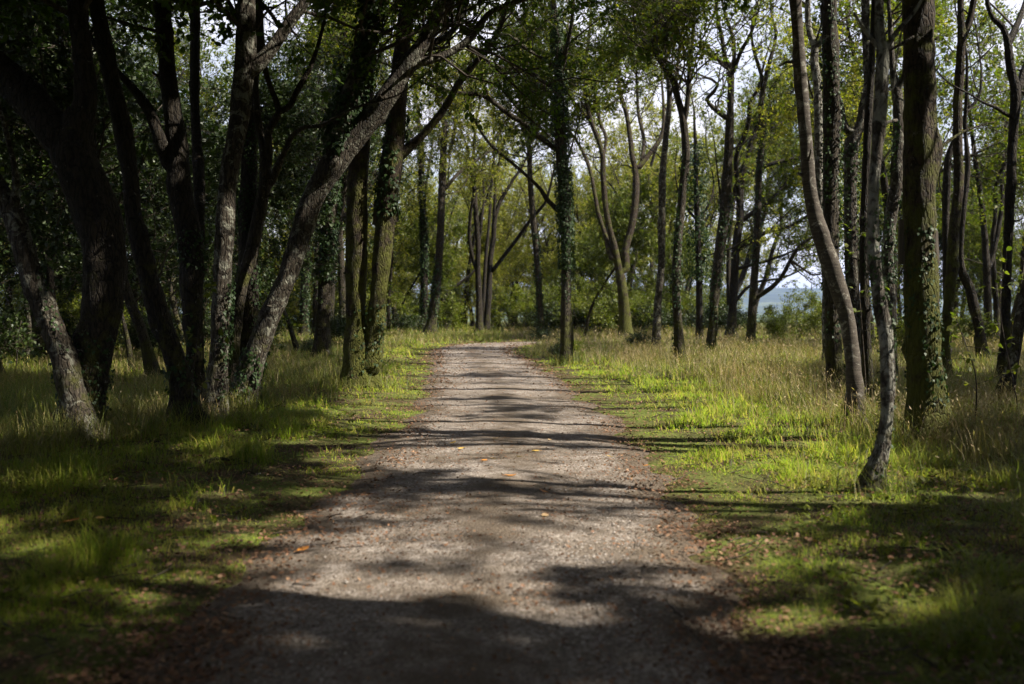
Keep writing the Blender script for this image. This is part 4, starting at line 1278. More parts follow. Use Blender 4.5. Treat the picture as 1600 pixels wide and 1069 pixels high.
# the wood behind: five kinds of tree, copied
bt = []
for i, (H, cb, nl, lf, lm, bk) in enumerate([(16, 4.0, 11500, 0.115, 'leaf_far', 'oak'), (15, 2.5, 10500, 0.115, 'leaf_far', 'dark'), (17, 5.5, 26000, 0.12, 'leaf', 'dark'), (14, 2.5, 30000, 0.105, 'leaf', 'oak'), (15, 2.2, 30000, 0.11, 'leaf_dark', 'dark')]):
    bt.append(proto_plant('woodland_tree', 1, H, cb, nl, lf, lm, bk, L2=(1.6, 3.8), seed=20 + i, rad=0.17 + 0.02 * (i % 3), wid=0.32))
for i, (H, cb, nl, lf, lm) in enumerate([(9, 0.8, 15000, 0.125, 'leaf_far'), (11, 0.6, 22000, 0.13, 'leaf'), (7, 0.5, 9000, 0.115, 'leaf_far'), (10, 0.6, 24000, 0.13, 'leaf_dark')]):
    bt.append(proto_plant('bushy_tree', 1, H, cb, nl, lf, lm, 'oak', L2=(1.6, 3.4), seed=30 + i, rad=0.13, wid=0.34))
back_lab = 'slender tree in the dense wood closing the view beyond the bend'
left_lab = 'dark tree deep in the shaded wood on the left'
right_lab = 'slim tree in the open wood at the far right'
kinds_b = ['olive', 'yellow-green']
spots = []


def scatter(n, x0, x1, y0, y1, gap, rng, bad=None):
    out = []
    for _ in range(4000):
        if len(out) >= n:
            break
        x, y = rng.uniform(x0, x1), rng.uniform(y0, y1)
        if bad is not None and bad(x, y):
            continue
        if edge_dist(x, y) < 1.6:
            continue
        if any((x - a) ** 2 + (y - b) ** 2 < gap * gap for a, b in out + spots):
            continue
        out.append((x, y))
    return out


for k, (t, d, p) in T.items():
    spots.append((t.location[0], t.location[1]))
sky_gap = lambda x, y: 0.235 < x / y < 0.335
bl = scatter(36, -26, 14, 57, 88, 2.6, rg, lambda x, y: sky_gap(x, y) or abs(x / y) > 0.6 or (x > -1.5 and y < 67) or x > 9)
for x, y in bl:
    put(bt, int(rg.choice([0, 1, 1, 0])), x, y, rg.uniform(0, 6), rg.uniform(0.8, 1.1), back_lab, 'tree', 'trees of the wood beyond the bend')
spots += bl
bl = scatter(6, 6, 20, 60, 84, 2.6, rg, lambda x, y: not (0.10 < x / y < 0.232))
for k_, (f_, y) in enumerate([(0.215, 84), (0.240, 96), (0.340, 84)]):
    put(bt, 2, f_ * y, y, rg.uniform(0, 6), rg.uniform(1.35, 1.5), 'tall thin tree whose high crown closes the top of the sky gap', 'tree', 'tall trees above the sky gap')
for x, y in bl:
    put(bt, int(rg.choice([0, 1, 0])), x, y, rg.uniform(0, 6), rg.uniform(1.0, 1.2), back_lab, 'tree', 'trees of the wood beyond the bend')
spots += bl
ll = scatter(30, -40, -7.5, 24, 70, 2.8, rg, lambda x, y: x / y > -0.17 or (x / y > -0.40 and y < 33))
for x, y in ll:
    put(bt, int(rg.choice([4, 4, 2, 4, 3])), x, y, rg.uniform(0, 6), rg.uniform(0.8, 1.1), left_lab, 'tree', 'trees of the dark wood on the left')
spots += ll
rl = scatter(14, 11, 42, 30, 72, 3.2, rg, lambda x, y: x / y < 0.36 or x / y > 0.72)
for x, y in rl:
    put(bt, int(rg.choice([2, 3, 0])), x, y, rg.uniform(0, 6), rg.uniform(0.75, 1.0), right_lab, 'tree', 'trees of the open wood on the right')
spots += rl

fl = scatter(40, -62, 30, 76, 116, 3.6, rg, lambda x, y: sky_gap(x, y) or x / y > 0.27 and y < 74)
for x, y in fl:
    put(bt, int(rg.choice([5, 5, 0, 5, 1]) if x > -0.28 * y else rg.choice([8, 8, 4])), x, y, rg.uniform(0, 6), rg.uniform(0.9, 1.3), 'bushy tree far back, leafy to the ground behind the trunks', 'tree', 'leafy trees far back in the wood')
spots += fl
fl = scatter(36, -34, 12, 57, 78, 2.2, rg, lambda x, y: sky_gap(x, y) or x / y > 0.2 or (x > -1 and y < 66))
for x, y in fl:
    put(bt, int(rg.choice([7, 7, 5])), x, y, rg.uniform(0, 6), rg.uniform(0.6, 1.0), 'small bushy tree in the undergrowth just beyond the bend', 'tree', 'small bushy trees beyond the bend')
spots += fl
fl = scatter(16, -26, -7, 20, 40, 2.4, rg, lambda x, y: x / y > -0.3 or x / y < -0.62)
for x, y in fl:
    put(bt, int(rg.choice([8, 4, 8])), x, y, rg.uniform(0, 6), rg.uniform(0.7, 1.0), 'dark bushy tree filling the space between the trunks on the left', 'tree', 'bushy trees among the left trunks')
spots += fl
fl = scatter(18, 16, 62, 46, 95, 3.0, rg, lambda x, y: x / y < 0.36 or x / y > 0.66)
for x, y in fl:
    put(bt, int(rg.choice([8, 4, 6])), x, y, rg.uniform(0, 6), rg.uniform(0.6, 1.0), 'dark bushy tree low behind the trunks at the right edge', 'tree', 'bushy trees behind the right trunks')
spots += fl

# shrubs
bu = [proto_plant('bush', 7, 1.6, 0.15, 5000, 0.085, 'leaf_bush', 'twig', L2=(0.4, 1.0), spread=0.8, seed=41, rad=0.018),
      proto_plant('bush', 8, 2.3, 0.2, 6500, 0.09, 'leaf_bush', 'twig', L2=(0.5, 1.2), spread=0.7, seed=42, rad=0.022),
      proto_plant('bush', 6, 1.3, 0.1, 4500, 0.08, 'leaf_dark', 'twig', L2=(0.4, 0.9), spread=0.9, seed=43, rad=0.015)]
for px, D, i, s, lab in [
    (833, 45, 2, 0.55, 'low dark bush at the foot of the slender trunk near the end of the path'),
    (868, 30.5, 2, 0.42, 'small dark bush at the left foot of the ivy-sleeved middle trunk'),
    (905, 29.5, 0, 0.36, 'small green bush at the right foot of the ivy-sleeved middle trunk'),
    (986, 37, 2, 0.52, 'dark round bush in the straw grass before the mossy forked trunk'),
    (1290, 46, 1, 1.0, 'tall yellow-green bush in the sky gap left of the bowed banded trunk'),
    (1222, 55, 1, 0.75, 'grey-green bush below the distant hills'),
    (1200, 42, 0, 0.7, 'low green bush in the dry grass right of the long-limbed slim trunk'),
    (1303, 52, 1, 1.1, 'leafy bush behind the straight ivy-trailed trunk'),
    (800, 63, 1, 1.3, 'dense bush behind the three-trunk clump beyond the bend'),
    (690, 60, 0, 1.2, 'light green bush right of the curved trunk at the bend'),
    (1510, 36, 0, 0.8, 'yellow-green bush far back between the trunks at the right'),
    (1455, 40, 0, 0.6, 'low bright bush glimpsed left of the mossy forked trunk at the right'),
    (18, 24, 2, 1.3, 'dark bush at the left edge behind the leaning pale trunk'),
    (490, 30, 2, 0.5, 'small dark bush right of the foot of the arched trunk'),
    (1405, 27, 0, 0.7, 'leafy bush between the crooked sapling trunk and the thickest trunk')]:
    put(bu, i, gx_at(px, D), D, rg.uniform(0, 6), s, lab, 'bush')
for x, y in scatter(46, -28, 13, 54, 72, 1.3, rg, lambda x, y: sky_gap(x, y)):
    put(bu, int(rg.choice([0, 1, 1, 2])), x, y, rg.uniform(0, 6), rg.uniform(0.9, 1.5), 'leafy bush in the undergrowth along the edge of the wood beyond the bend', 'bush', 'bushes along the edge of the back wood')
for x, y in scatter(16, -24, -6, 24, 46, 2.0, rg, lambda x, y: x / y > -0.17 or x / y < -0.6):
    put(bu, int(rg.choice([1, 2, 2])), x, y, rg.uniform(0, 6), rg.uniform(0.7, 1.2), 'dim bush in the undergrowth of the dark wood on the left', 'bush', 'bushes in the dark wood on the left')

# trees added beside and behind the camera's view, unseen, to shade the path
og = np.random.default_rng(7)
off = [(10.5, 1.5), (12.5, 5.0), (9.5, -2.5), (14.5, 9.5), (16.0, 2.0), (13.5, -3.5), (17.5, 13.0), (12.0, 13.2), (18.5, 7.5), (21.0, 18.0), (24.0, 24.0), (15.5, 18.0), (8.8, 5.6), (20, -1), (8.9, 9.6)]
over = [(4.6, -1.0), (-4.6, 1.6), (5.4, 3.2), (-5.6, 6.2), (-4.2, -3.6), (7.0, 9.0), (-9.4, 11.0)]  # wide crowns added to close the open sky over the path
off = off + over
for i, (x, y) in enumerate(off):
    pxy = 800 + x / max(y, 0.5) * F
    D = y
    n = 9
    lean = og.uniform(-0.5, 0.5, 2)
    p = np.array([x, y, float(hgt(x, y)) - 0.25])
    d = np.array([0, 0, 1.0])
    pts, rr = [p.copy()], [0.24]
    H = og.uniform(12.5, 15.5)
    for j in range(n):
        d = unit(d + og.normal(size=3) * 0.10 + np.array([0, 0, 0.1]))
        p = p + d * H / n
        pts.append(p.copy())
        rr.append(max(0.02, 0.2 * (1 - 0.88 * (j + 1) / n)))
    P, r = resample(pts, rr, 0.3)
    acc = Acc()
    root = bpy.data.objects.new('oak_tree', None)
    COL.objects.link(root)
    root.location = (x, y, float(hgt(x, y)))
    org = np.array(root.location)
    trunk_tube(acc, P - org, r, 10, 300 + i)
    pl = [(P, r)]
    wide = (x, y) in over
    for _ in range(11 if wide else 6):
        i0 = og.integers(int(len(P) * (0.5 if wide else 0.3)), int(len(P) * (0.92 if wide else 0.75)))
        side = np.array([-0.25, 0, 0.7]) if not wide else np.array([-0.7 * np.sign(x), 0.35, 0.35])
        dd = unit(rand_perp(unit(P[i0 + 1] - P[i0])[None], og)[0] + side)
        best = None
        for _k in range(7):
            dk = unit(dd + og.normal(size=3) * 0.45 * (_k > 0))
            Gk = grow(P[i0][None], dk[None], np.array([og.uniform(4, 6.5) if wide else og.uniform(3, 5)]), 8, og, 0.2, 0.06 if wide else 0.1)[0]
            sc_ = light_at(sun_foot(Gk[1:]), Gk[1:, 2]).mean()
            if best is None or sc_ < best[0]:
                best = (sc_, Gk)
        if best[0] > 0.5:
            continue
        G = best[1]
        P2, r2 = resample(G, np.linspace(r[i0] * 0.6, 0.015, 8), 0.3)
        trunk_tube(acc, P2 - org, r2, 7, 400 + i, flare=False)
        pl.append((P2, r2))
    link('trunk', acc.mesh('trunk', [M['oak']]), root)
    br = build_branches(pl, og, 80000 if wide else 60000, 7.2 if wide else 4.0, H, 0.125, (1.5, 3.6))
    crown_parts(root, br, og, M['leaf'], 'quad', True)
    tag(root, 'oak tree added outside the view, its crown shading the path', 'tree', 'oaks shading the path from outside the view')
for i, (x, y) in enumerate([(-9.5, 6), (-13, 11.5), (-8.5, 0), (-16, 19), (-20, 26), (3.5, -7), (-4.5, -6), (-13, 4), (-18, 12), (-7, -4), (-25, 22), (6.5, -4), (-11, -8)]):  # unseen trees, added to cut the sky light on the left
    put(bt, 2, x, y, og.uniform(0, 6), og.uniform(0.9, 1.05), 'tree added outside the view to the left or behind to darken the wood', 'tree', 'trees outside the view to the left and behind')

bk = scatter(26, -26, 26, -34, -8.5, 4.0, og, lambda x, y: abs(x) < 2.5)
bk = bk + scatter(12, 26, 48, -10, 34, 4.0, og, lambda x, y: x / max(y, 0.1) < 0.75 and y > 5)
for x, y in bk:
    put(bt, int(og.choice([2, 3, 4, 6])), x, y, og.uniform(0, 6), og.uniform(0.9, 1.1), 'tree of the wood behind the camera or beyond the right edge of the view', 'tree', 'trees of the wood outside the view')

# ------------------------------------------------------------------ planks fixed to trunks
def plank(px, py, w, h, D, lab, tilt):
    p = at(px, py, D)
    W, Hh, th = w * D / F, h * D / F, 0.028
    import bmesh
    bm = bmesh.new()
    bmesh.ops.create_cube(bm, size=1)
    for v in bm.verts:
        v.co.x *= W
        v.co.y *= th
        v.co.z *= Hh
        if v.co.z < 0:
            v.co.x += 0.01 * (1 if v.co.x > 0 else -0.4)
    bmesh.ops.bevel(bm, geom=bm.edges[:], offset=0.004, segments=2, affect='EDGES')
    bmesh.ops.subdivide_edges(bm, edges=[e for e in bm.edges if abs(e.verts[0].co.z - e.verts[1].co.z) > Hh * 0.5], cuts=4)
    for v in bm.verts:
        v.co.y += 0.006 * math.sin(v.co.z / Hh * 4)
    me = bpy.data.meshes.new('wooden_board')
    bm.to_mesh(me)
    bm.free()
    me.materials.append(M['wood'])
    o = link('wooden_board', me, None, p)
    o.rotation_euler = (0, tilt, 0.25)
    tag(o, lab, 'board', 'wooden boards fixed to trunks')


d10 = T['t10'][1]
d31 = T['t31'][1]
plank(587, 333, 7, 38, d10 - 0.10, 'grey-brown board on the left side of the right stem of the twin-stemmed mossy tree', 0.05)
plank(619, 330, 5, 34, d10 - 0.12, 'reddish board edge on the right side of the right stem of the twin-stemmed mossy tree', 0.04)
plank(1408, 378, 8, 70, d31 - 0.05, 'long grey-brown board on the left side of the thickest mossy trunk', 0.0)
plank(1463, 388, 6, 54, d31 - 0.08, 'narrow board on the right side of the thickest mossy trunk', -0.02)


# ------------------------------------------------------------------ saplings with a few big leaves
def sapling(px, py, D, pts, nleaf, lab, size=0.09, seed=0):
    rng = np.random.default_rng(700 + seed)
    x, y = gx_at(px, D), D
    z = float(hgt(x, y))
    P0 = np.array([at(a, b, D) for a, b in pts])
    P0 = np.vstack([[P0[0][0], y, z - 0.1], P0])
    P0[:, 1] += np.linspace(0, 0.4, len(P0)) * rng.normal()
    P, r = resample(P0, np.linspace(0.010, 0.003, len(P0)), 0.08)
    org = np.array([P0[0][0], P0[0][1], z])
    root = bpy.data.objects.new('sapling', None)
    COL.objects.link(root)
    root.location = org
    acc = Acc()
    trunk_tube(acc, P - org, r, 6, 3, flare=False)
    i = rng.integers(int(len(P) * 0.35), len(P) - 1, max(4, nleaf // 5))
    d = unit(rand_perp(unit(P[i + 1] - P[i]), rng) + np.array([0, 0, 0.25]))
    B = grow(P[i], d, rng.uniform(0.2, 0.5, len(i)), 4, rng, 0.2, 0.0)
    V, Q = tubes(B, np.broadcast_to(np.linspace(0.004, 0.0015, 4), (len(i), 4)), 4)
    acc.add(V - org, Q)
    link('stem', acc.mesh('stem', [M['twig']]), root)
    k = rng.integers(0, len(i), nleaf)
    j = rng.integers(1, 4, nleaf)
    p = B[k, j]
    V, Fq = leaf_geo(p - org, rng.normal(size=p.shape) * 0.6 + (B[k, j] - B[k, j - 1]) * 8 + np.array([0, 0, -0.2]), rng.normal(size=p.shape) * 0.35 + np.array([0, 0, 1.0]), size * rng.uniform(0.7, 1.2, nleaf), 'hex', 0.32)
    link('leaves', mesh_np('leaves', V, [Fq], [M['leaf_bush']], smooth=False), root)
    tag(root, lab, 'sapling')


sapling(300, 610, 12.5, [(298, 600), (302, 540), (306, 490), (304, 450)], 36, 'thin sapling with big leaves in front of the slim banded trunk on the left', seed=1)
sapling(1500, 640, 12, [(1520, 630), (1512, 580), (1490, 530), (1466, 480)], 45, 'thin leafy sapling leaning left in front of the trunks at the right', seed=2)
sapling(1590, 640, 13, [(1592, 630), (1580, 560), (1570, 480), (1578, 420)], 50, 'thin leafy sapling standing at the right edge before the leaning trunk', seed=3)
sapling(1350, 610, 14.5, [(1352, 600), (1345, 500), (1338, 400), (1342, 330)], 60, 'tall thin leafy sapling behind the crooked ivy-speckled trunk', seed=4)


# ------------------------------------------------------------------ grass
def blades(x, y, h, w, rng, bend=0.5, segs=2, base_z=None, lean=None):
    n = len(x)
    z = hgt(x, y) - 0.01
    a = rng.uniform(0, 2 * np.pi, n)
    dirv = np.stack([np.cos(a), np.sin(a), np.zeros(n)], -1)
    if lean is not None:
        dirv = unit(dirv + lean)
    side = np.stack([-np.sin(a), np.cos(a), np.zeros(n)], -1)
    b = bend * rng.uniform(0.2, 1.3, n)
    P0 = np.stack([x, y, z], -1)
    rows = []
    for s in range(segs + 1):
        t = s / segs
        c = P0 + dirv * (h * b * t ** 1.8)[:, None] + np.array([0, 0, 1.0]) * (h * (t - 0.35 * b * t ** 2.4))[:, None]
        if s < segs:
            ww = (w * (1 - 0.6 * t) * 0.5)[:, None]
            rows += [c - side * ww, c + side * ww]
        else:
            rows.append(c)
    V = np.stack(rows, 1)
    k = V.shape[1]
    o = np.arange(n) * k
    Qs = [np.stack([o + 2 * s, o + 2 * s + 1, o + 2 * s + 3, o + 2 * s + 2], -1) for s in range(segs - 1)]
    tri = np.stack([o + 2 * (segs - 1), o + 2 * (segs - 1) + 1, o + k - 1], -1)
    return V.reshape(-1, 3), Qs, tri


def sample_ground(n, d0, d1, rng, mix=0.75):
    u = rng.random(n)
    e = 1 - mix
    if abs(e) < 1e-6:
        d = d0 * (d1 / d0) ** u
    else:
        d = (d0 ** e + u * (d1 ** e - d0 ** e)) ** (1 / e)
    half = 0.56 * d + 1.8
    x = rng.uniform(-1, 1, n) * half
    return x, d


def right_tall(x, y, e):
    """how much the long grass has taken over, 0..1"""
    q = np.stack([x, y], -1)
    nz = (fbm(q * 0.35, 15) - 0.5) * 2.2
    lim = np.where(x > 0, np.interp(y, [6, 9, 13, 18, 25, 32, 45], [3.0, 2.7, 3.0, 2.6, 1.6, 0.9, 0.9]), np.interp(y, [6, 10, 14, 22, 30, 40], [4.6, 3.6, 2.4, 1.6, 1.8, 1.2]))
    return sstep(-0.5, 0.7, e - lim + nz)


def build_grass():
    rng = np.random.default_rng(5)
    # short grass of the verges
    x, y = sample_ground(620000, 3.2, 60, rng, 0.95)
    e = edge_dist(x, y)
    q = np.stack([x, y], -1)
    clump = fbm(q * 2.2, 9)
    fine = vnoise(q * 9, 10)
    tall = right_tall(x, y, e)
    bare = sstep(0.38, 0.54, fbm(q * np.array([0.9, 0.9]), 12, 3) + 0.12 * sstep(0.3, 1.8, e))
    dens = sstep(-0.12, 0.55, e + (clump - 0.5) * 1.9 + (fbm(q * 0.9, 44) - 0.5) * 1.3) * (0.10 + 0.90 * bare) * (0.35 + 0.65 * sstep(0.3, 0.6, clump * 0.6 + fine * 0.4)) * (1 - 0.6 * tall)
    k = rng.random(len(x)) < dens
    x, y, e, clump, tall = x[k], y[k], e[k], clump[k], tall[k]
    d = np.hypot(x, y)
    tuft = sstep(0.53, 0.72, fbm(np.stack([x, y], -1) * 1.9, 91))
    h = (0.035 + 0.10 * sstep(0.3, 0.7, clump) * sstep(0, 1.2, e) + 0.05 * tall + 0.15 * tuft * sstep(0.3, 1.0, e)) * rng.uniform(0.4, 1.5, len(x)) * np.where(d < 9, 0.72, 1.0)
    w = np.maximum(0.0045, 0.00085 * d) * rng.uniform(0.7, 1.2, len(x))
    V, Qs, tri = blades(x, y, h, w, rng, 1.05, 2)
    o = link('short_grass', mesh_np('short_grass', V, Qs + [tri], [M['grass']]))
    tag(o, 'short bright green grass on the verges along both sides of the path', 'grass', kind='stuff')
    # long grass
    x, y = sample_ground(520000, 4.5, 66, rng, 0.85)
    e = edge_dist(x, y)
    q = np.stack([x, y], -1)
    tall = right_tall(x, y, e)
    tuft = fbm(q * 1.4, 19)
    k = rng.random(len(x)) < tall * (0.25 + 0.75 * sstep(0.35, 0.6, tuft)) * np.where((x > 0) & (y > 12), 0.6, 1.0)
    x, y, e, tuft = x[k], y[k], e[k], tuft[k]
    for t_, D_, p_ in T.values():          # tufts round the feet of the trunks
        if D_ < 34:
            rr = p_[0][1][:4].max()
            m = int(260 * (rr + 0.12) / 0.3)
            aa = rng.uniform(0, 2 * np.pi, m)
            ra = rr + 0.02 + rng.gamma(1.5, 0.12, m)
            x = np.append(x, t_.location[0] + np.cos(aa) * ra)
            y = np.append(y, t_.location[1] + np.sin(aa) * ra)
            tuft = np.append(tuft, rng.uniform(0.42, 0.75, m))
    d = np.hypot(x, y)
    h = (0.16 + 0.26 * sstep(0.35, 0.7, tuft)) * rng.uniform(0.5, 1.35, len(x)) * np.where(y > 50, 1.3, 1)
    w = np.maximum(0.0036, 0.00052 * d) * rng.uniform(0.6, 1.2, len(x))
    V, Qs, tri = blades(x, y, h, w, rng, 0.8, 3)
    o = link('tall_grass', mesh_np('tall_grass', V, Qs + [tri], [M['tallgrass']]))
    tag(o, 'long green grass under the trees beyond the mown verges', 'grass', kind='stuff')
    # straw: dry stems with seed heads
    x, y = sample_ground(330000, 5, 62, rng, 0.7)
    e = edge_dist(x, y)
    q = np.stack([x, y], -1)
    tall = right_tall(x, y, e)
    sec = np.where(x > 0, 1.7, 0.5)
    sec = np.where((x > 0) & (y > 20), 1.5, sec)
    sec = np.where((x < 0) & (y > 30), 0.5, sec)
    nz = sstep(0.42, 0.58, fbm(q * 0.8, 29))
    k = rng.random(len(x)) < np.clip(tall * sec * (0.12 + 0.6 * nz) * 0.8, 0, 1)
    x, y = x[k], y[k]
    d = np.hypot(x, y)
    h = (0.20 + 0.45 * rng.random(len(x)) ** 1.5) * np.where(x > 0, 1.0, 0.85) * (0.7 + 0.6 * fbm(np.stack([x, y], -1) * 0.5, 52))
    w = np.maximum(0.0028, 0.00042 * d) * rng.uniform(0.7, 1.2, len(x))
    V, Qs, tri = blades(x, y, h, w, rng, 0.75, 3)
    acc = Acc()
    acc.add(V, *Qs, tri)
    tips = V.reshape(len(x), -1, 3)[:, -1]
    prev = V.reshape(len(x), -1, 3)[:, -3:-1].mean(1)
    kk = rng.random(len(x)) < 0.45
    D = unit(tips[kk] - prev[kk])
    V2, F2 = leaf_geo(tips[kk] - D * 0.02, D, rng.normal(size=D.shape), np.maximum(0.05, 0.0022 * d[kk]) * rng.uniform(0.7, 1.4, kk.sum()), 'quad', 0.13)
    acc.add(V2, F2)
    o = link('dry_grass', acc.mesh('dry_grass', [M['straw']]))
    tag(o, 'straw-coloured dry grass stems and seed heads standing among the trees', 'grass', kind='stuff')
    # broad-leaved weeds at trunk feet and on the verges
    x, y = sample_ground(16000, 4, 40, rng, 0.9)
    e = edge_dist(x, y)
    q = np.stack([x, y], -1)
    k = (rng.random(len(x)) < 0.25 * sstep(0.52, 0.62, fbm(q * 1.1, 61))) & (e > 0.6)
    x, y = x[k], y[k]
    m = 6
    px = np.repeat(x, m) + rng.normal(size=len(x) * m) * 0.02
    py = np.repeat(y, m) + rng.normal(size=len(x) * m) * 0.02
    P = np.stack([px, py, hgt(px, py) + rng.uniform(0.0, 0.06, len(px))], -1)
    a = rng.uniform(0, 2 * np.pi, len(px))
    D = np.stack([np.cos(a), np.sin(a), rng.uniform(0.2, 1.2, len(px))], -1)
    V, Fq = leaf_geo(P, D, np.array([0, 0, 1.0]) + rng.normal(size=P.shape) * 0.2, rng.uniform(0.035, 0.08, len(px)), 'hex', 0.2)
    o = link('weeds', mesh_np('weeds', V, [Fq], [M['leaf_bush']], smooth=False))
    tag(o, 'small broad-leaved weeds scattered in the grass', 'weeds', kind='stuff')
    # leaf litter
    x, y = sample_ground(230000, 3.2, 48, rng, 0.9)
    e = edge_dist(x, y)
    q = np.stack([x, y], -1)
    nz = fbm(q * 1.3, 71)
    dens = 0.8 * np.exp(-((e + 0.02) / 0.36) ** 2) * (0.3 + 1.0 * sstep(0.4, 0.6, nz)) + 0.14 + 0.12 * sstep(0, 2, e) + 0.30 * sstep(0.42, 0.62, nz) * (e < 0) + 0.22 * sstep(0.5, 0.62, fbm(q * 0.9, 12, 3)) * 0 + 0.25 * sstep(0.50, 0.40, fbm(q * np.array([0.9, 0.9]), 12, 3) + 0.12 * sstep(0.3, 1.8, e)) * (e > 0)
    k = rng.random(len(x)) < dens
    x, y, e = x[k], y[k], e[k]
    z = np.where(e < 0.05, 0.038 + 0.012 * rng.random(len(x)), hgt(x, y) + 0.015 + 0.05 * rng.random(len(x)) * sstep(0.2, 1, e))
    a = rng.uniform(0, 2 * np.pi, len(x))
    P = np.stack([x, y, z], -1)
    D = np.stack([np.cos(a), np.sin(a), rng.normal(size=len(x)) * 0.25], -1)
    V, Fq = leaf_geo(P, D, np.array([0, 0, 1.0]) + rng.normal(size=P.shape) * 0.35, np.where(e < -0.35, 0.78, 1.0) * np.maximum(0.030, 0.0021 * np.hypot(x, y)) * rng.uniform(0.6, 1.4, len(x)), 'hex', 0.3)
    o = link('leaf_litter', mesh_np('leaf_litter', V, [Fq], [M['litter']], smooth=False))
    tag(o, 'brown dead leaves lying along the path edges and in the grass', 'leaves', kind='stuff')
    # twigs
    n = 2600
    x, y = sample_ground(n, 3.6, 30, rng, 0.8)
    e = edge_dist(x, y)
    k = (e > -0.5) & (rng.random(n) < np.where(e < 0.3, 0.5, 0.8))
    x, y, e = x[k], y[k], e[k]
    n = len(x)
    a = rng.uniform(0, 2 * np.pi, n)
    z = np.where(e < 0, 0.04, hgt(x, y) + 0.03)
    L = rng.uniform(0.06, 0.32, n)
    P0 = np.stack([x, y, z], -1)
    B = grow(P0, np.stack([np.cos(a), np.sin(a), rng.normal(size=n) * 0.06], -1), L, 4, rng, 0.16, 0.0)
    B[:, :, 2] = np.maximum(B[:, :, 2], z[:, None] - 0.004)
    V, Q = tubes(B, (rng.uniform(0.002, 0.006, n) * np.maximum(1, np.hypot(x, y) / 12))[:, None] * np.linspace(1, 0.5, 4)[None], 5)
    o = link('twigs', mesh_np('twigs', V, [Q], [M['twig']]))
    tag(o, 'small dead twigs scattered in the grass and along the path edges', 'twigs', kind='stuff')
    # pebbles on the path
    x, y = sample_ground(42000, 3.4, 30, rng, 1.0)
    x = rng.uniform(-1.9, 1.7, len(x)) + np.interp(y, CL[:11, 1], CL[:11, 0])
    e = edge_dist(x, y)
    k = (e < -0.1) & (rng.random(len(x)) < sstep(0.0, -0.9, e) * (0.2 + 0.9)) & (rng.random(len(x)) < 0.1 + 0.9 * sstep(0.42, 0.62, fbm(np.stack([x, y], -1) * 1.6, 81)))
    x, y, e = x[k], y[k], e[k]
    n = len(x)
    s = np.clip(rng.gamma(2.0, 0.0026, n), 0.003, 0.010) * np.maximum(1, np.hypot(x, y) / 16)
    a = np.arange(5) * 2 * np.pi / 5
    ring = np.stack([np.cos(a), np.sin(a), np.zeros(5)], -1)[None] * rng.uniform(0.7, 1.3, (n, 5, 1))
    top = np.stack([np.cos(a + 0.5) * 0.55, np.sin(a + 0.5) * 0.55, np.full(5, 0.55)], -1)[None] * rng.uniform(0.7, 1.3, (n, 5, 1))
    C = np.stack([x, y, np.full(n, 0.03)], -1)
    V = C[:, None, :] + np.concatenate([ring, top], 1) * s[:, None, None]
    o0 = (np.arange(n) * 10)[:, None]
    j = np.arange(5)[None, :]
    j1 = (j + 1) % 5
    Q = np.stack([o0 + j, o0 + j1, o0 + 5 + j1, o0 + 5 + j], -1).reshape(-1, 4)
    P5 = o0 + 5 + j
    o = link('gravel', mesh_np('gravel', V.reshape(-1, 3), [Q, P5], [pebble_mat()], smooth=False))
    tag(o, 'loose small stones lying on the path surface', 'gravel', kind='stuff')


build_grass()


# ------------------------------------------------------------------ single fallen leaves and sticks one can point to
def curled_leaf(px, py, length, m, lab, group, rz, z=0.045):
    D = depth(py)
    p = at(px, py, D)
    rng = np.random.default_rng(int(px * 7 + py))
    n = 7
    u = np.linspace(0, 1, n)
    wd = 0.34 * np.sin(np.pi * np.clip(u * 0.94 + 0.03, 0, 1)) ** 0.8 * (1 + 0.15 * np.cos(u * 19))
    cur = rng.uniform(0.05, 0.18)
    rows = []
    for i in range(n):
        for s in (-1, -0.5, 0, 0.5, 1):
            rows.append((u[i] - 0.5, s * wd[i], cur * (u[i] - 0.4) ** 2 * 2 + 0.10 * abs(s) ** 1.5 * (0.5 + 0.5 * s * 0.3)))
    V = np.array(rows) * length
    idx = np.arange(n * 5).reshape(n, 5)
    Q = np.stack([idx[:-1, :-1], idx[:-1, 1:], idx[1:, 1:], idx[1:, :-1]], -1).reshape(-1, 4)
    acc = Acc()
    acc.add(V, Q)
    st = np.array([[[-0.5, 0, 0.05], [-0.65, 0.01, 0.05], [-0.8, 0.03, 0.02]]]) * length
    V2, Q2 = tubes(st, np.full((1, 3), 0.012 * length), 4)
    acc.add(V2, Q2)
    o = link('fallen_leaf', acc.mesh('fallen_leaf', [M[m]]), None, (p[0], D, z))
    o.rotation_euler = (rng.normal() * 0.12, rng.normal() * 0.15, rz)
    tag(o, lab, 'leaf', group)


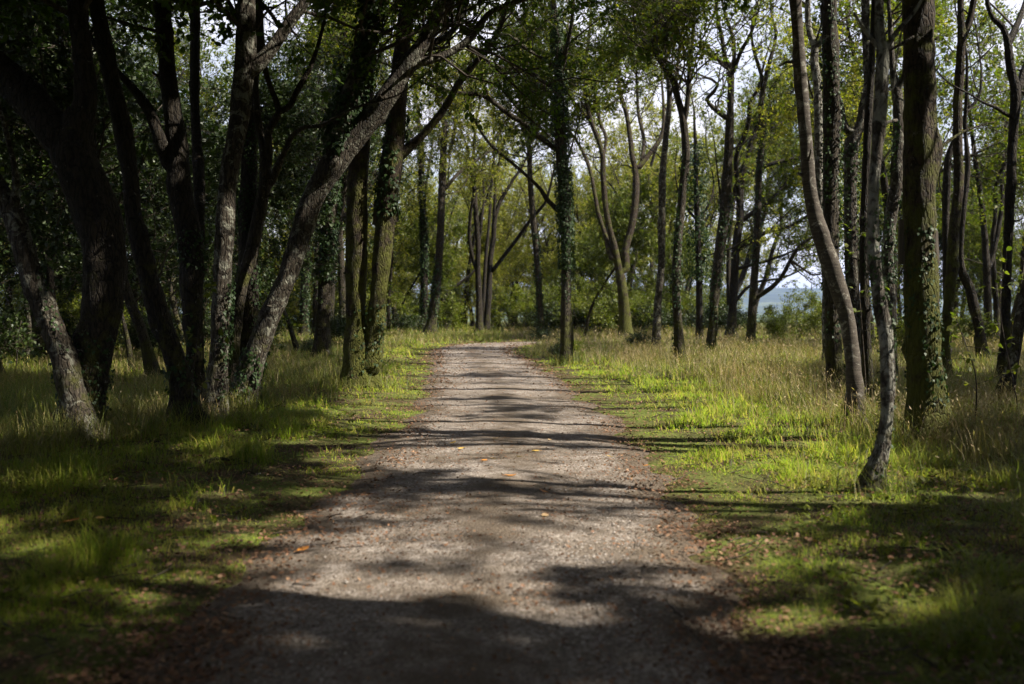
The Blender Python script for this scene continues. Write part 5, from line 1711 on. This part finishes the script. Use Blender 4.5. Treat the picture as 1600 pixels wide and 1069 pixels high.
GLf = 'fallen leaves on the path'
for px, py, L, m, lab in [
    (708, 698, 0.085, 'yellow', 'pale yellow fallen leaf on the left half of the path, farther of the left pair'),
    (721, 707, 0.08, 'yellow', 'pale yellow fallen leaf on the left half of the path, nearer of the left pair'),
    (837, 711, 0.09, 'yellow', 'long yellow fallen leaf lying in the shade on the middle of the path'),
    (798, 751, 0.10, 'orange', 'largest orange fallen leaf, on the sunny gravel in mid-path'),
    (757, 726, 0.075, 'orange', 'small orange-brown fallen leaf left of centre on the bright gravel'),
    (770, 723, 0.07, 'tan', 'pinkish tan fallen leaf beside the small orange-brown one'),
    (774, 691, 0.075, 'tan', 'tan fallen leaf in the shaded band, above the long yellow leaf'),
    (917, 691, 0.085, 'tan', 'pale tan fallen leaf on the right half of the path in shade'),
    (953, 720, 0.07, 'yellow', 'small yellow fallen leaf near the right edge of the path'),
    (811, 720, 0.07, 'tan', 'tan fallen leaf just left of the long yellow one'),
    (859, 693, 0.06, 'tan', 'small tan fallen leaf between the mid-path leaves and the pale one on the right'),
    (849, 776, 0.07, 'orange', 'small orange fallen leaf nearer than the largest orange one'),
    (1009, 735, 0.08, 'orange', 'orange fallen leaf where the right edge of the path meets the grass'),
    (852, 815, 0.08, 'tan', 'tan fallen leaf alone on the nearer part of the path'),
    (474, 869, 0.09, 'orange', 'orange fallen leaf on the dirt at the left edge of the path')]:
    curled_leaf(px, py, L, m, lab, GLf, R.uniform(0, 6))
curled_leaf(112, 836, 0.10, 'orange', 'reddish-orange fallen leaf in the shaded grass on the left, larger of two', 'fallen leaves in the grass', 0.4, 0.10)
curled_leaf(157, 832, 0.09, 'yellow', 'yellow fallen leaf in the shaded grass on the left, beside the reddish one', 'fallen leaves in the grass', 2.0, 0.10)


def stick(px0, py0, px1, py1, r, lab, z=0.09):
    D0, D1 = depth(py0), depth(py1)
    a, b = at(px0, py0, D0), at(px1, py1, D1)
    a[2] = b[2] = z
    pts = [a + (b - a) * t + np.array([0, 0.03 * math.sin(t * 7), 0.02 * math.sin(t * 5)]) for t in np.linspace(0, 1, 6)]
    c = (a + b) / 2
    P, rr = resample(np.array(pts) - c, np.linspace(r, r * 0.5, 6), 0.04)
    acc = Acc()
    trunk_tube(acc, P, rr, 8, 5, flare=False, rough=0.12)
    G = grow(P[len(P) // 2][None], (b - a)[None] + np.array([[0, 0.2, 0.15]]), np.array([0.18]), 4, R, 0.2, 0)
    V, Q = tubes(G, np.array([[r * 0.5, r * 0.4, r * 0.3, r * 0.15]]), 5)
    acc.add(V, Q)
    o = link('stick', acc.mesh('stick', [M['pale']]), None, c)
    tag(o, lab, 'stick', 'fallen sticks on the left verge')


stick(322, 737, 372, 728, 0.022, 'longer bare stick lying in the grass of the left verge')
stick(376, 752, 406, 749, 0.016, 'shorter bare stick lying in the grass right of the longer one', 0.07)

# ------------------------------------------------------------------ the air: far things fade to blue
hm = bpy.data.materials.new('haze')
hm.use_nodes = True
hm.node_tree.nodes.clear()
ho = hm.node_tree.nodes.new('ShaderNodeOutputMaterial')
hv = hm.node_tree.nodes.new('ShaderNodeVolumePrincipled')
hv.inputs['Color'].default_value = (0.30, 0.50, 1.0, 1)
hv.inputs['Density'].default_value = 0.00007
hv.inputs['Anisotropy'].default_value = 0.2
hm.node_tree.links.new(hv.outputs[0], ho.inputs['Volume'])
HX, HZ0, HZ1 = 7200.0, -22.0, 150.0
hvx = np.array([(x, y, z) for z in (HZ0, HZ1) for x, y in ((-HX, -HX), (HX, -HX), (HX, HX), (-HX, HX))])
hq = np.array([(0, 3, 2, 1), (4, 5, 6, 7), (0, 1, 5, 4), (1, 2, 6, 5), (2, 3, 7, 6), (3, 0, 4, 7)])
tag(link('haze', mesh_np('haze', hvx, [hq], [hm], smooth=False)), 'thin blue air between the wood and the far hills', None, kind='stuff')

# ------------------------------------------------------------------ sky, sun, camera
w = bpy.data.worlds.new('World')
scene.world = w
w.use_nodes = True
nt = w.node_tree
nt.nodes.clear()
out = nt.nodes.new('ShaderNodeOutputWorld')
sky = nt.nodes.new('ShaderNodeTexSky')
sky.sky_type = 'NISHITA'
sky.sun_disc = False
sky.sun_elevation = SUN_EL
sky.sun_rotation = math.radians(102)
sky.altitude = 100
sky.dust_density = 1.5
b1 = nt.nodes.new('ShaderNodeBackground')
b1.inputs['Strength'].default_value = 0.06
nt.links.new(sky.outputs[0], b1.inputs['Color'])
b2 = nt.nodes.new('ShaderNodeBackground')
b2.inputs['Color'].default_value = (0.90, 0.89, 1.0, 1)
b2.inputs['Strength'].default_value = 0.48
tc = nt.nodes.new('ShaderNodeTexCoord')
mp = nt.nodes.new('ShaderNodeMapping')
mp.inputs['Scale'].default_value = (1, 1, 2.2)
nt.links.new(tc.outputs['Generated'], mp.inputs['Vector'])
cn = noise(nt, mp.outputs[0], 3.2, 7, 0.6, 0.3)
cr = ramp(nt, cn, [(0.36, (0.25, 0.25, 0.25)), (0.56, (1, 1, 1))])
mx = nt.nodes.new('ShaderNodeMixShader')
nt.links.new(cr, mx.inputs[0])
nt.links.new(b1.outputs[0], mx.inputs[1])
nt.links.new(b2.outputs[0], mx.inputs[2])
nt.links.new(mx.outputs[0], out.inputs[0])

sd = bpy.data.lights.new('sun', 'SUN')
sd.energy = 5.0
sd.angle = math.radians(0.6)
sd.color = (1.0, 0.92, 0.80)
so = bpy.data.objects.new('sun', sd)
COL.objects.link(so)
so.rotation_euler = Vector(TO_SUN).to_track_quat('Z', 'Y').to_euler()
so.location = (30, -5, 30)

cd = bpy.data.cameras.new('camera')
cam = bpy.data.objects.new('camera', cd)
COL.objects.link(cam)
cam.location = (0, 0, EYE)
cam.rotation_euler = (math.pi / 2 - PITCH, 0, 0)
cd.sensor_width = 36
cd.lens = 36 * F / 1600
cd.clip_start = 0.1
cd.clip_end = 20000
cd.dof.use_dof = True
cd.dof.focus_distance = 15.0
cd.dof.aperture_fstop = 1.5
scene.camera = cam

scene.view_settings.view_transform = 'Standard'
scene.view_settings.look = 'None'
scene.view_settings.exposure = 1.55
scene.view_settings.gamma = 1.0
scene.render.engine = 'CYCLES'
cy = scene.cycles
cy.max_bounces = 6
cy.diffuse_bounces = 3
cy.glossy_bounces = 2
cy.transmission_bounces = 4
cy.transparent_max_bounces = 8
cy.caustics_reflective = False
cy.caustics_refractive = False
cy.use_denoising = True
cy.denoiser = 'OPENIMAGEDENOISE'
cy.use_adaptive_sampling = True
cy.adaptive_threshold = 0.02
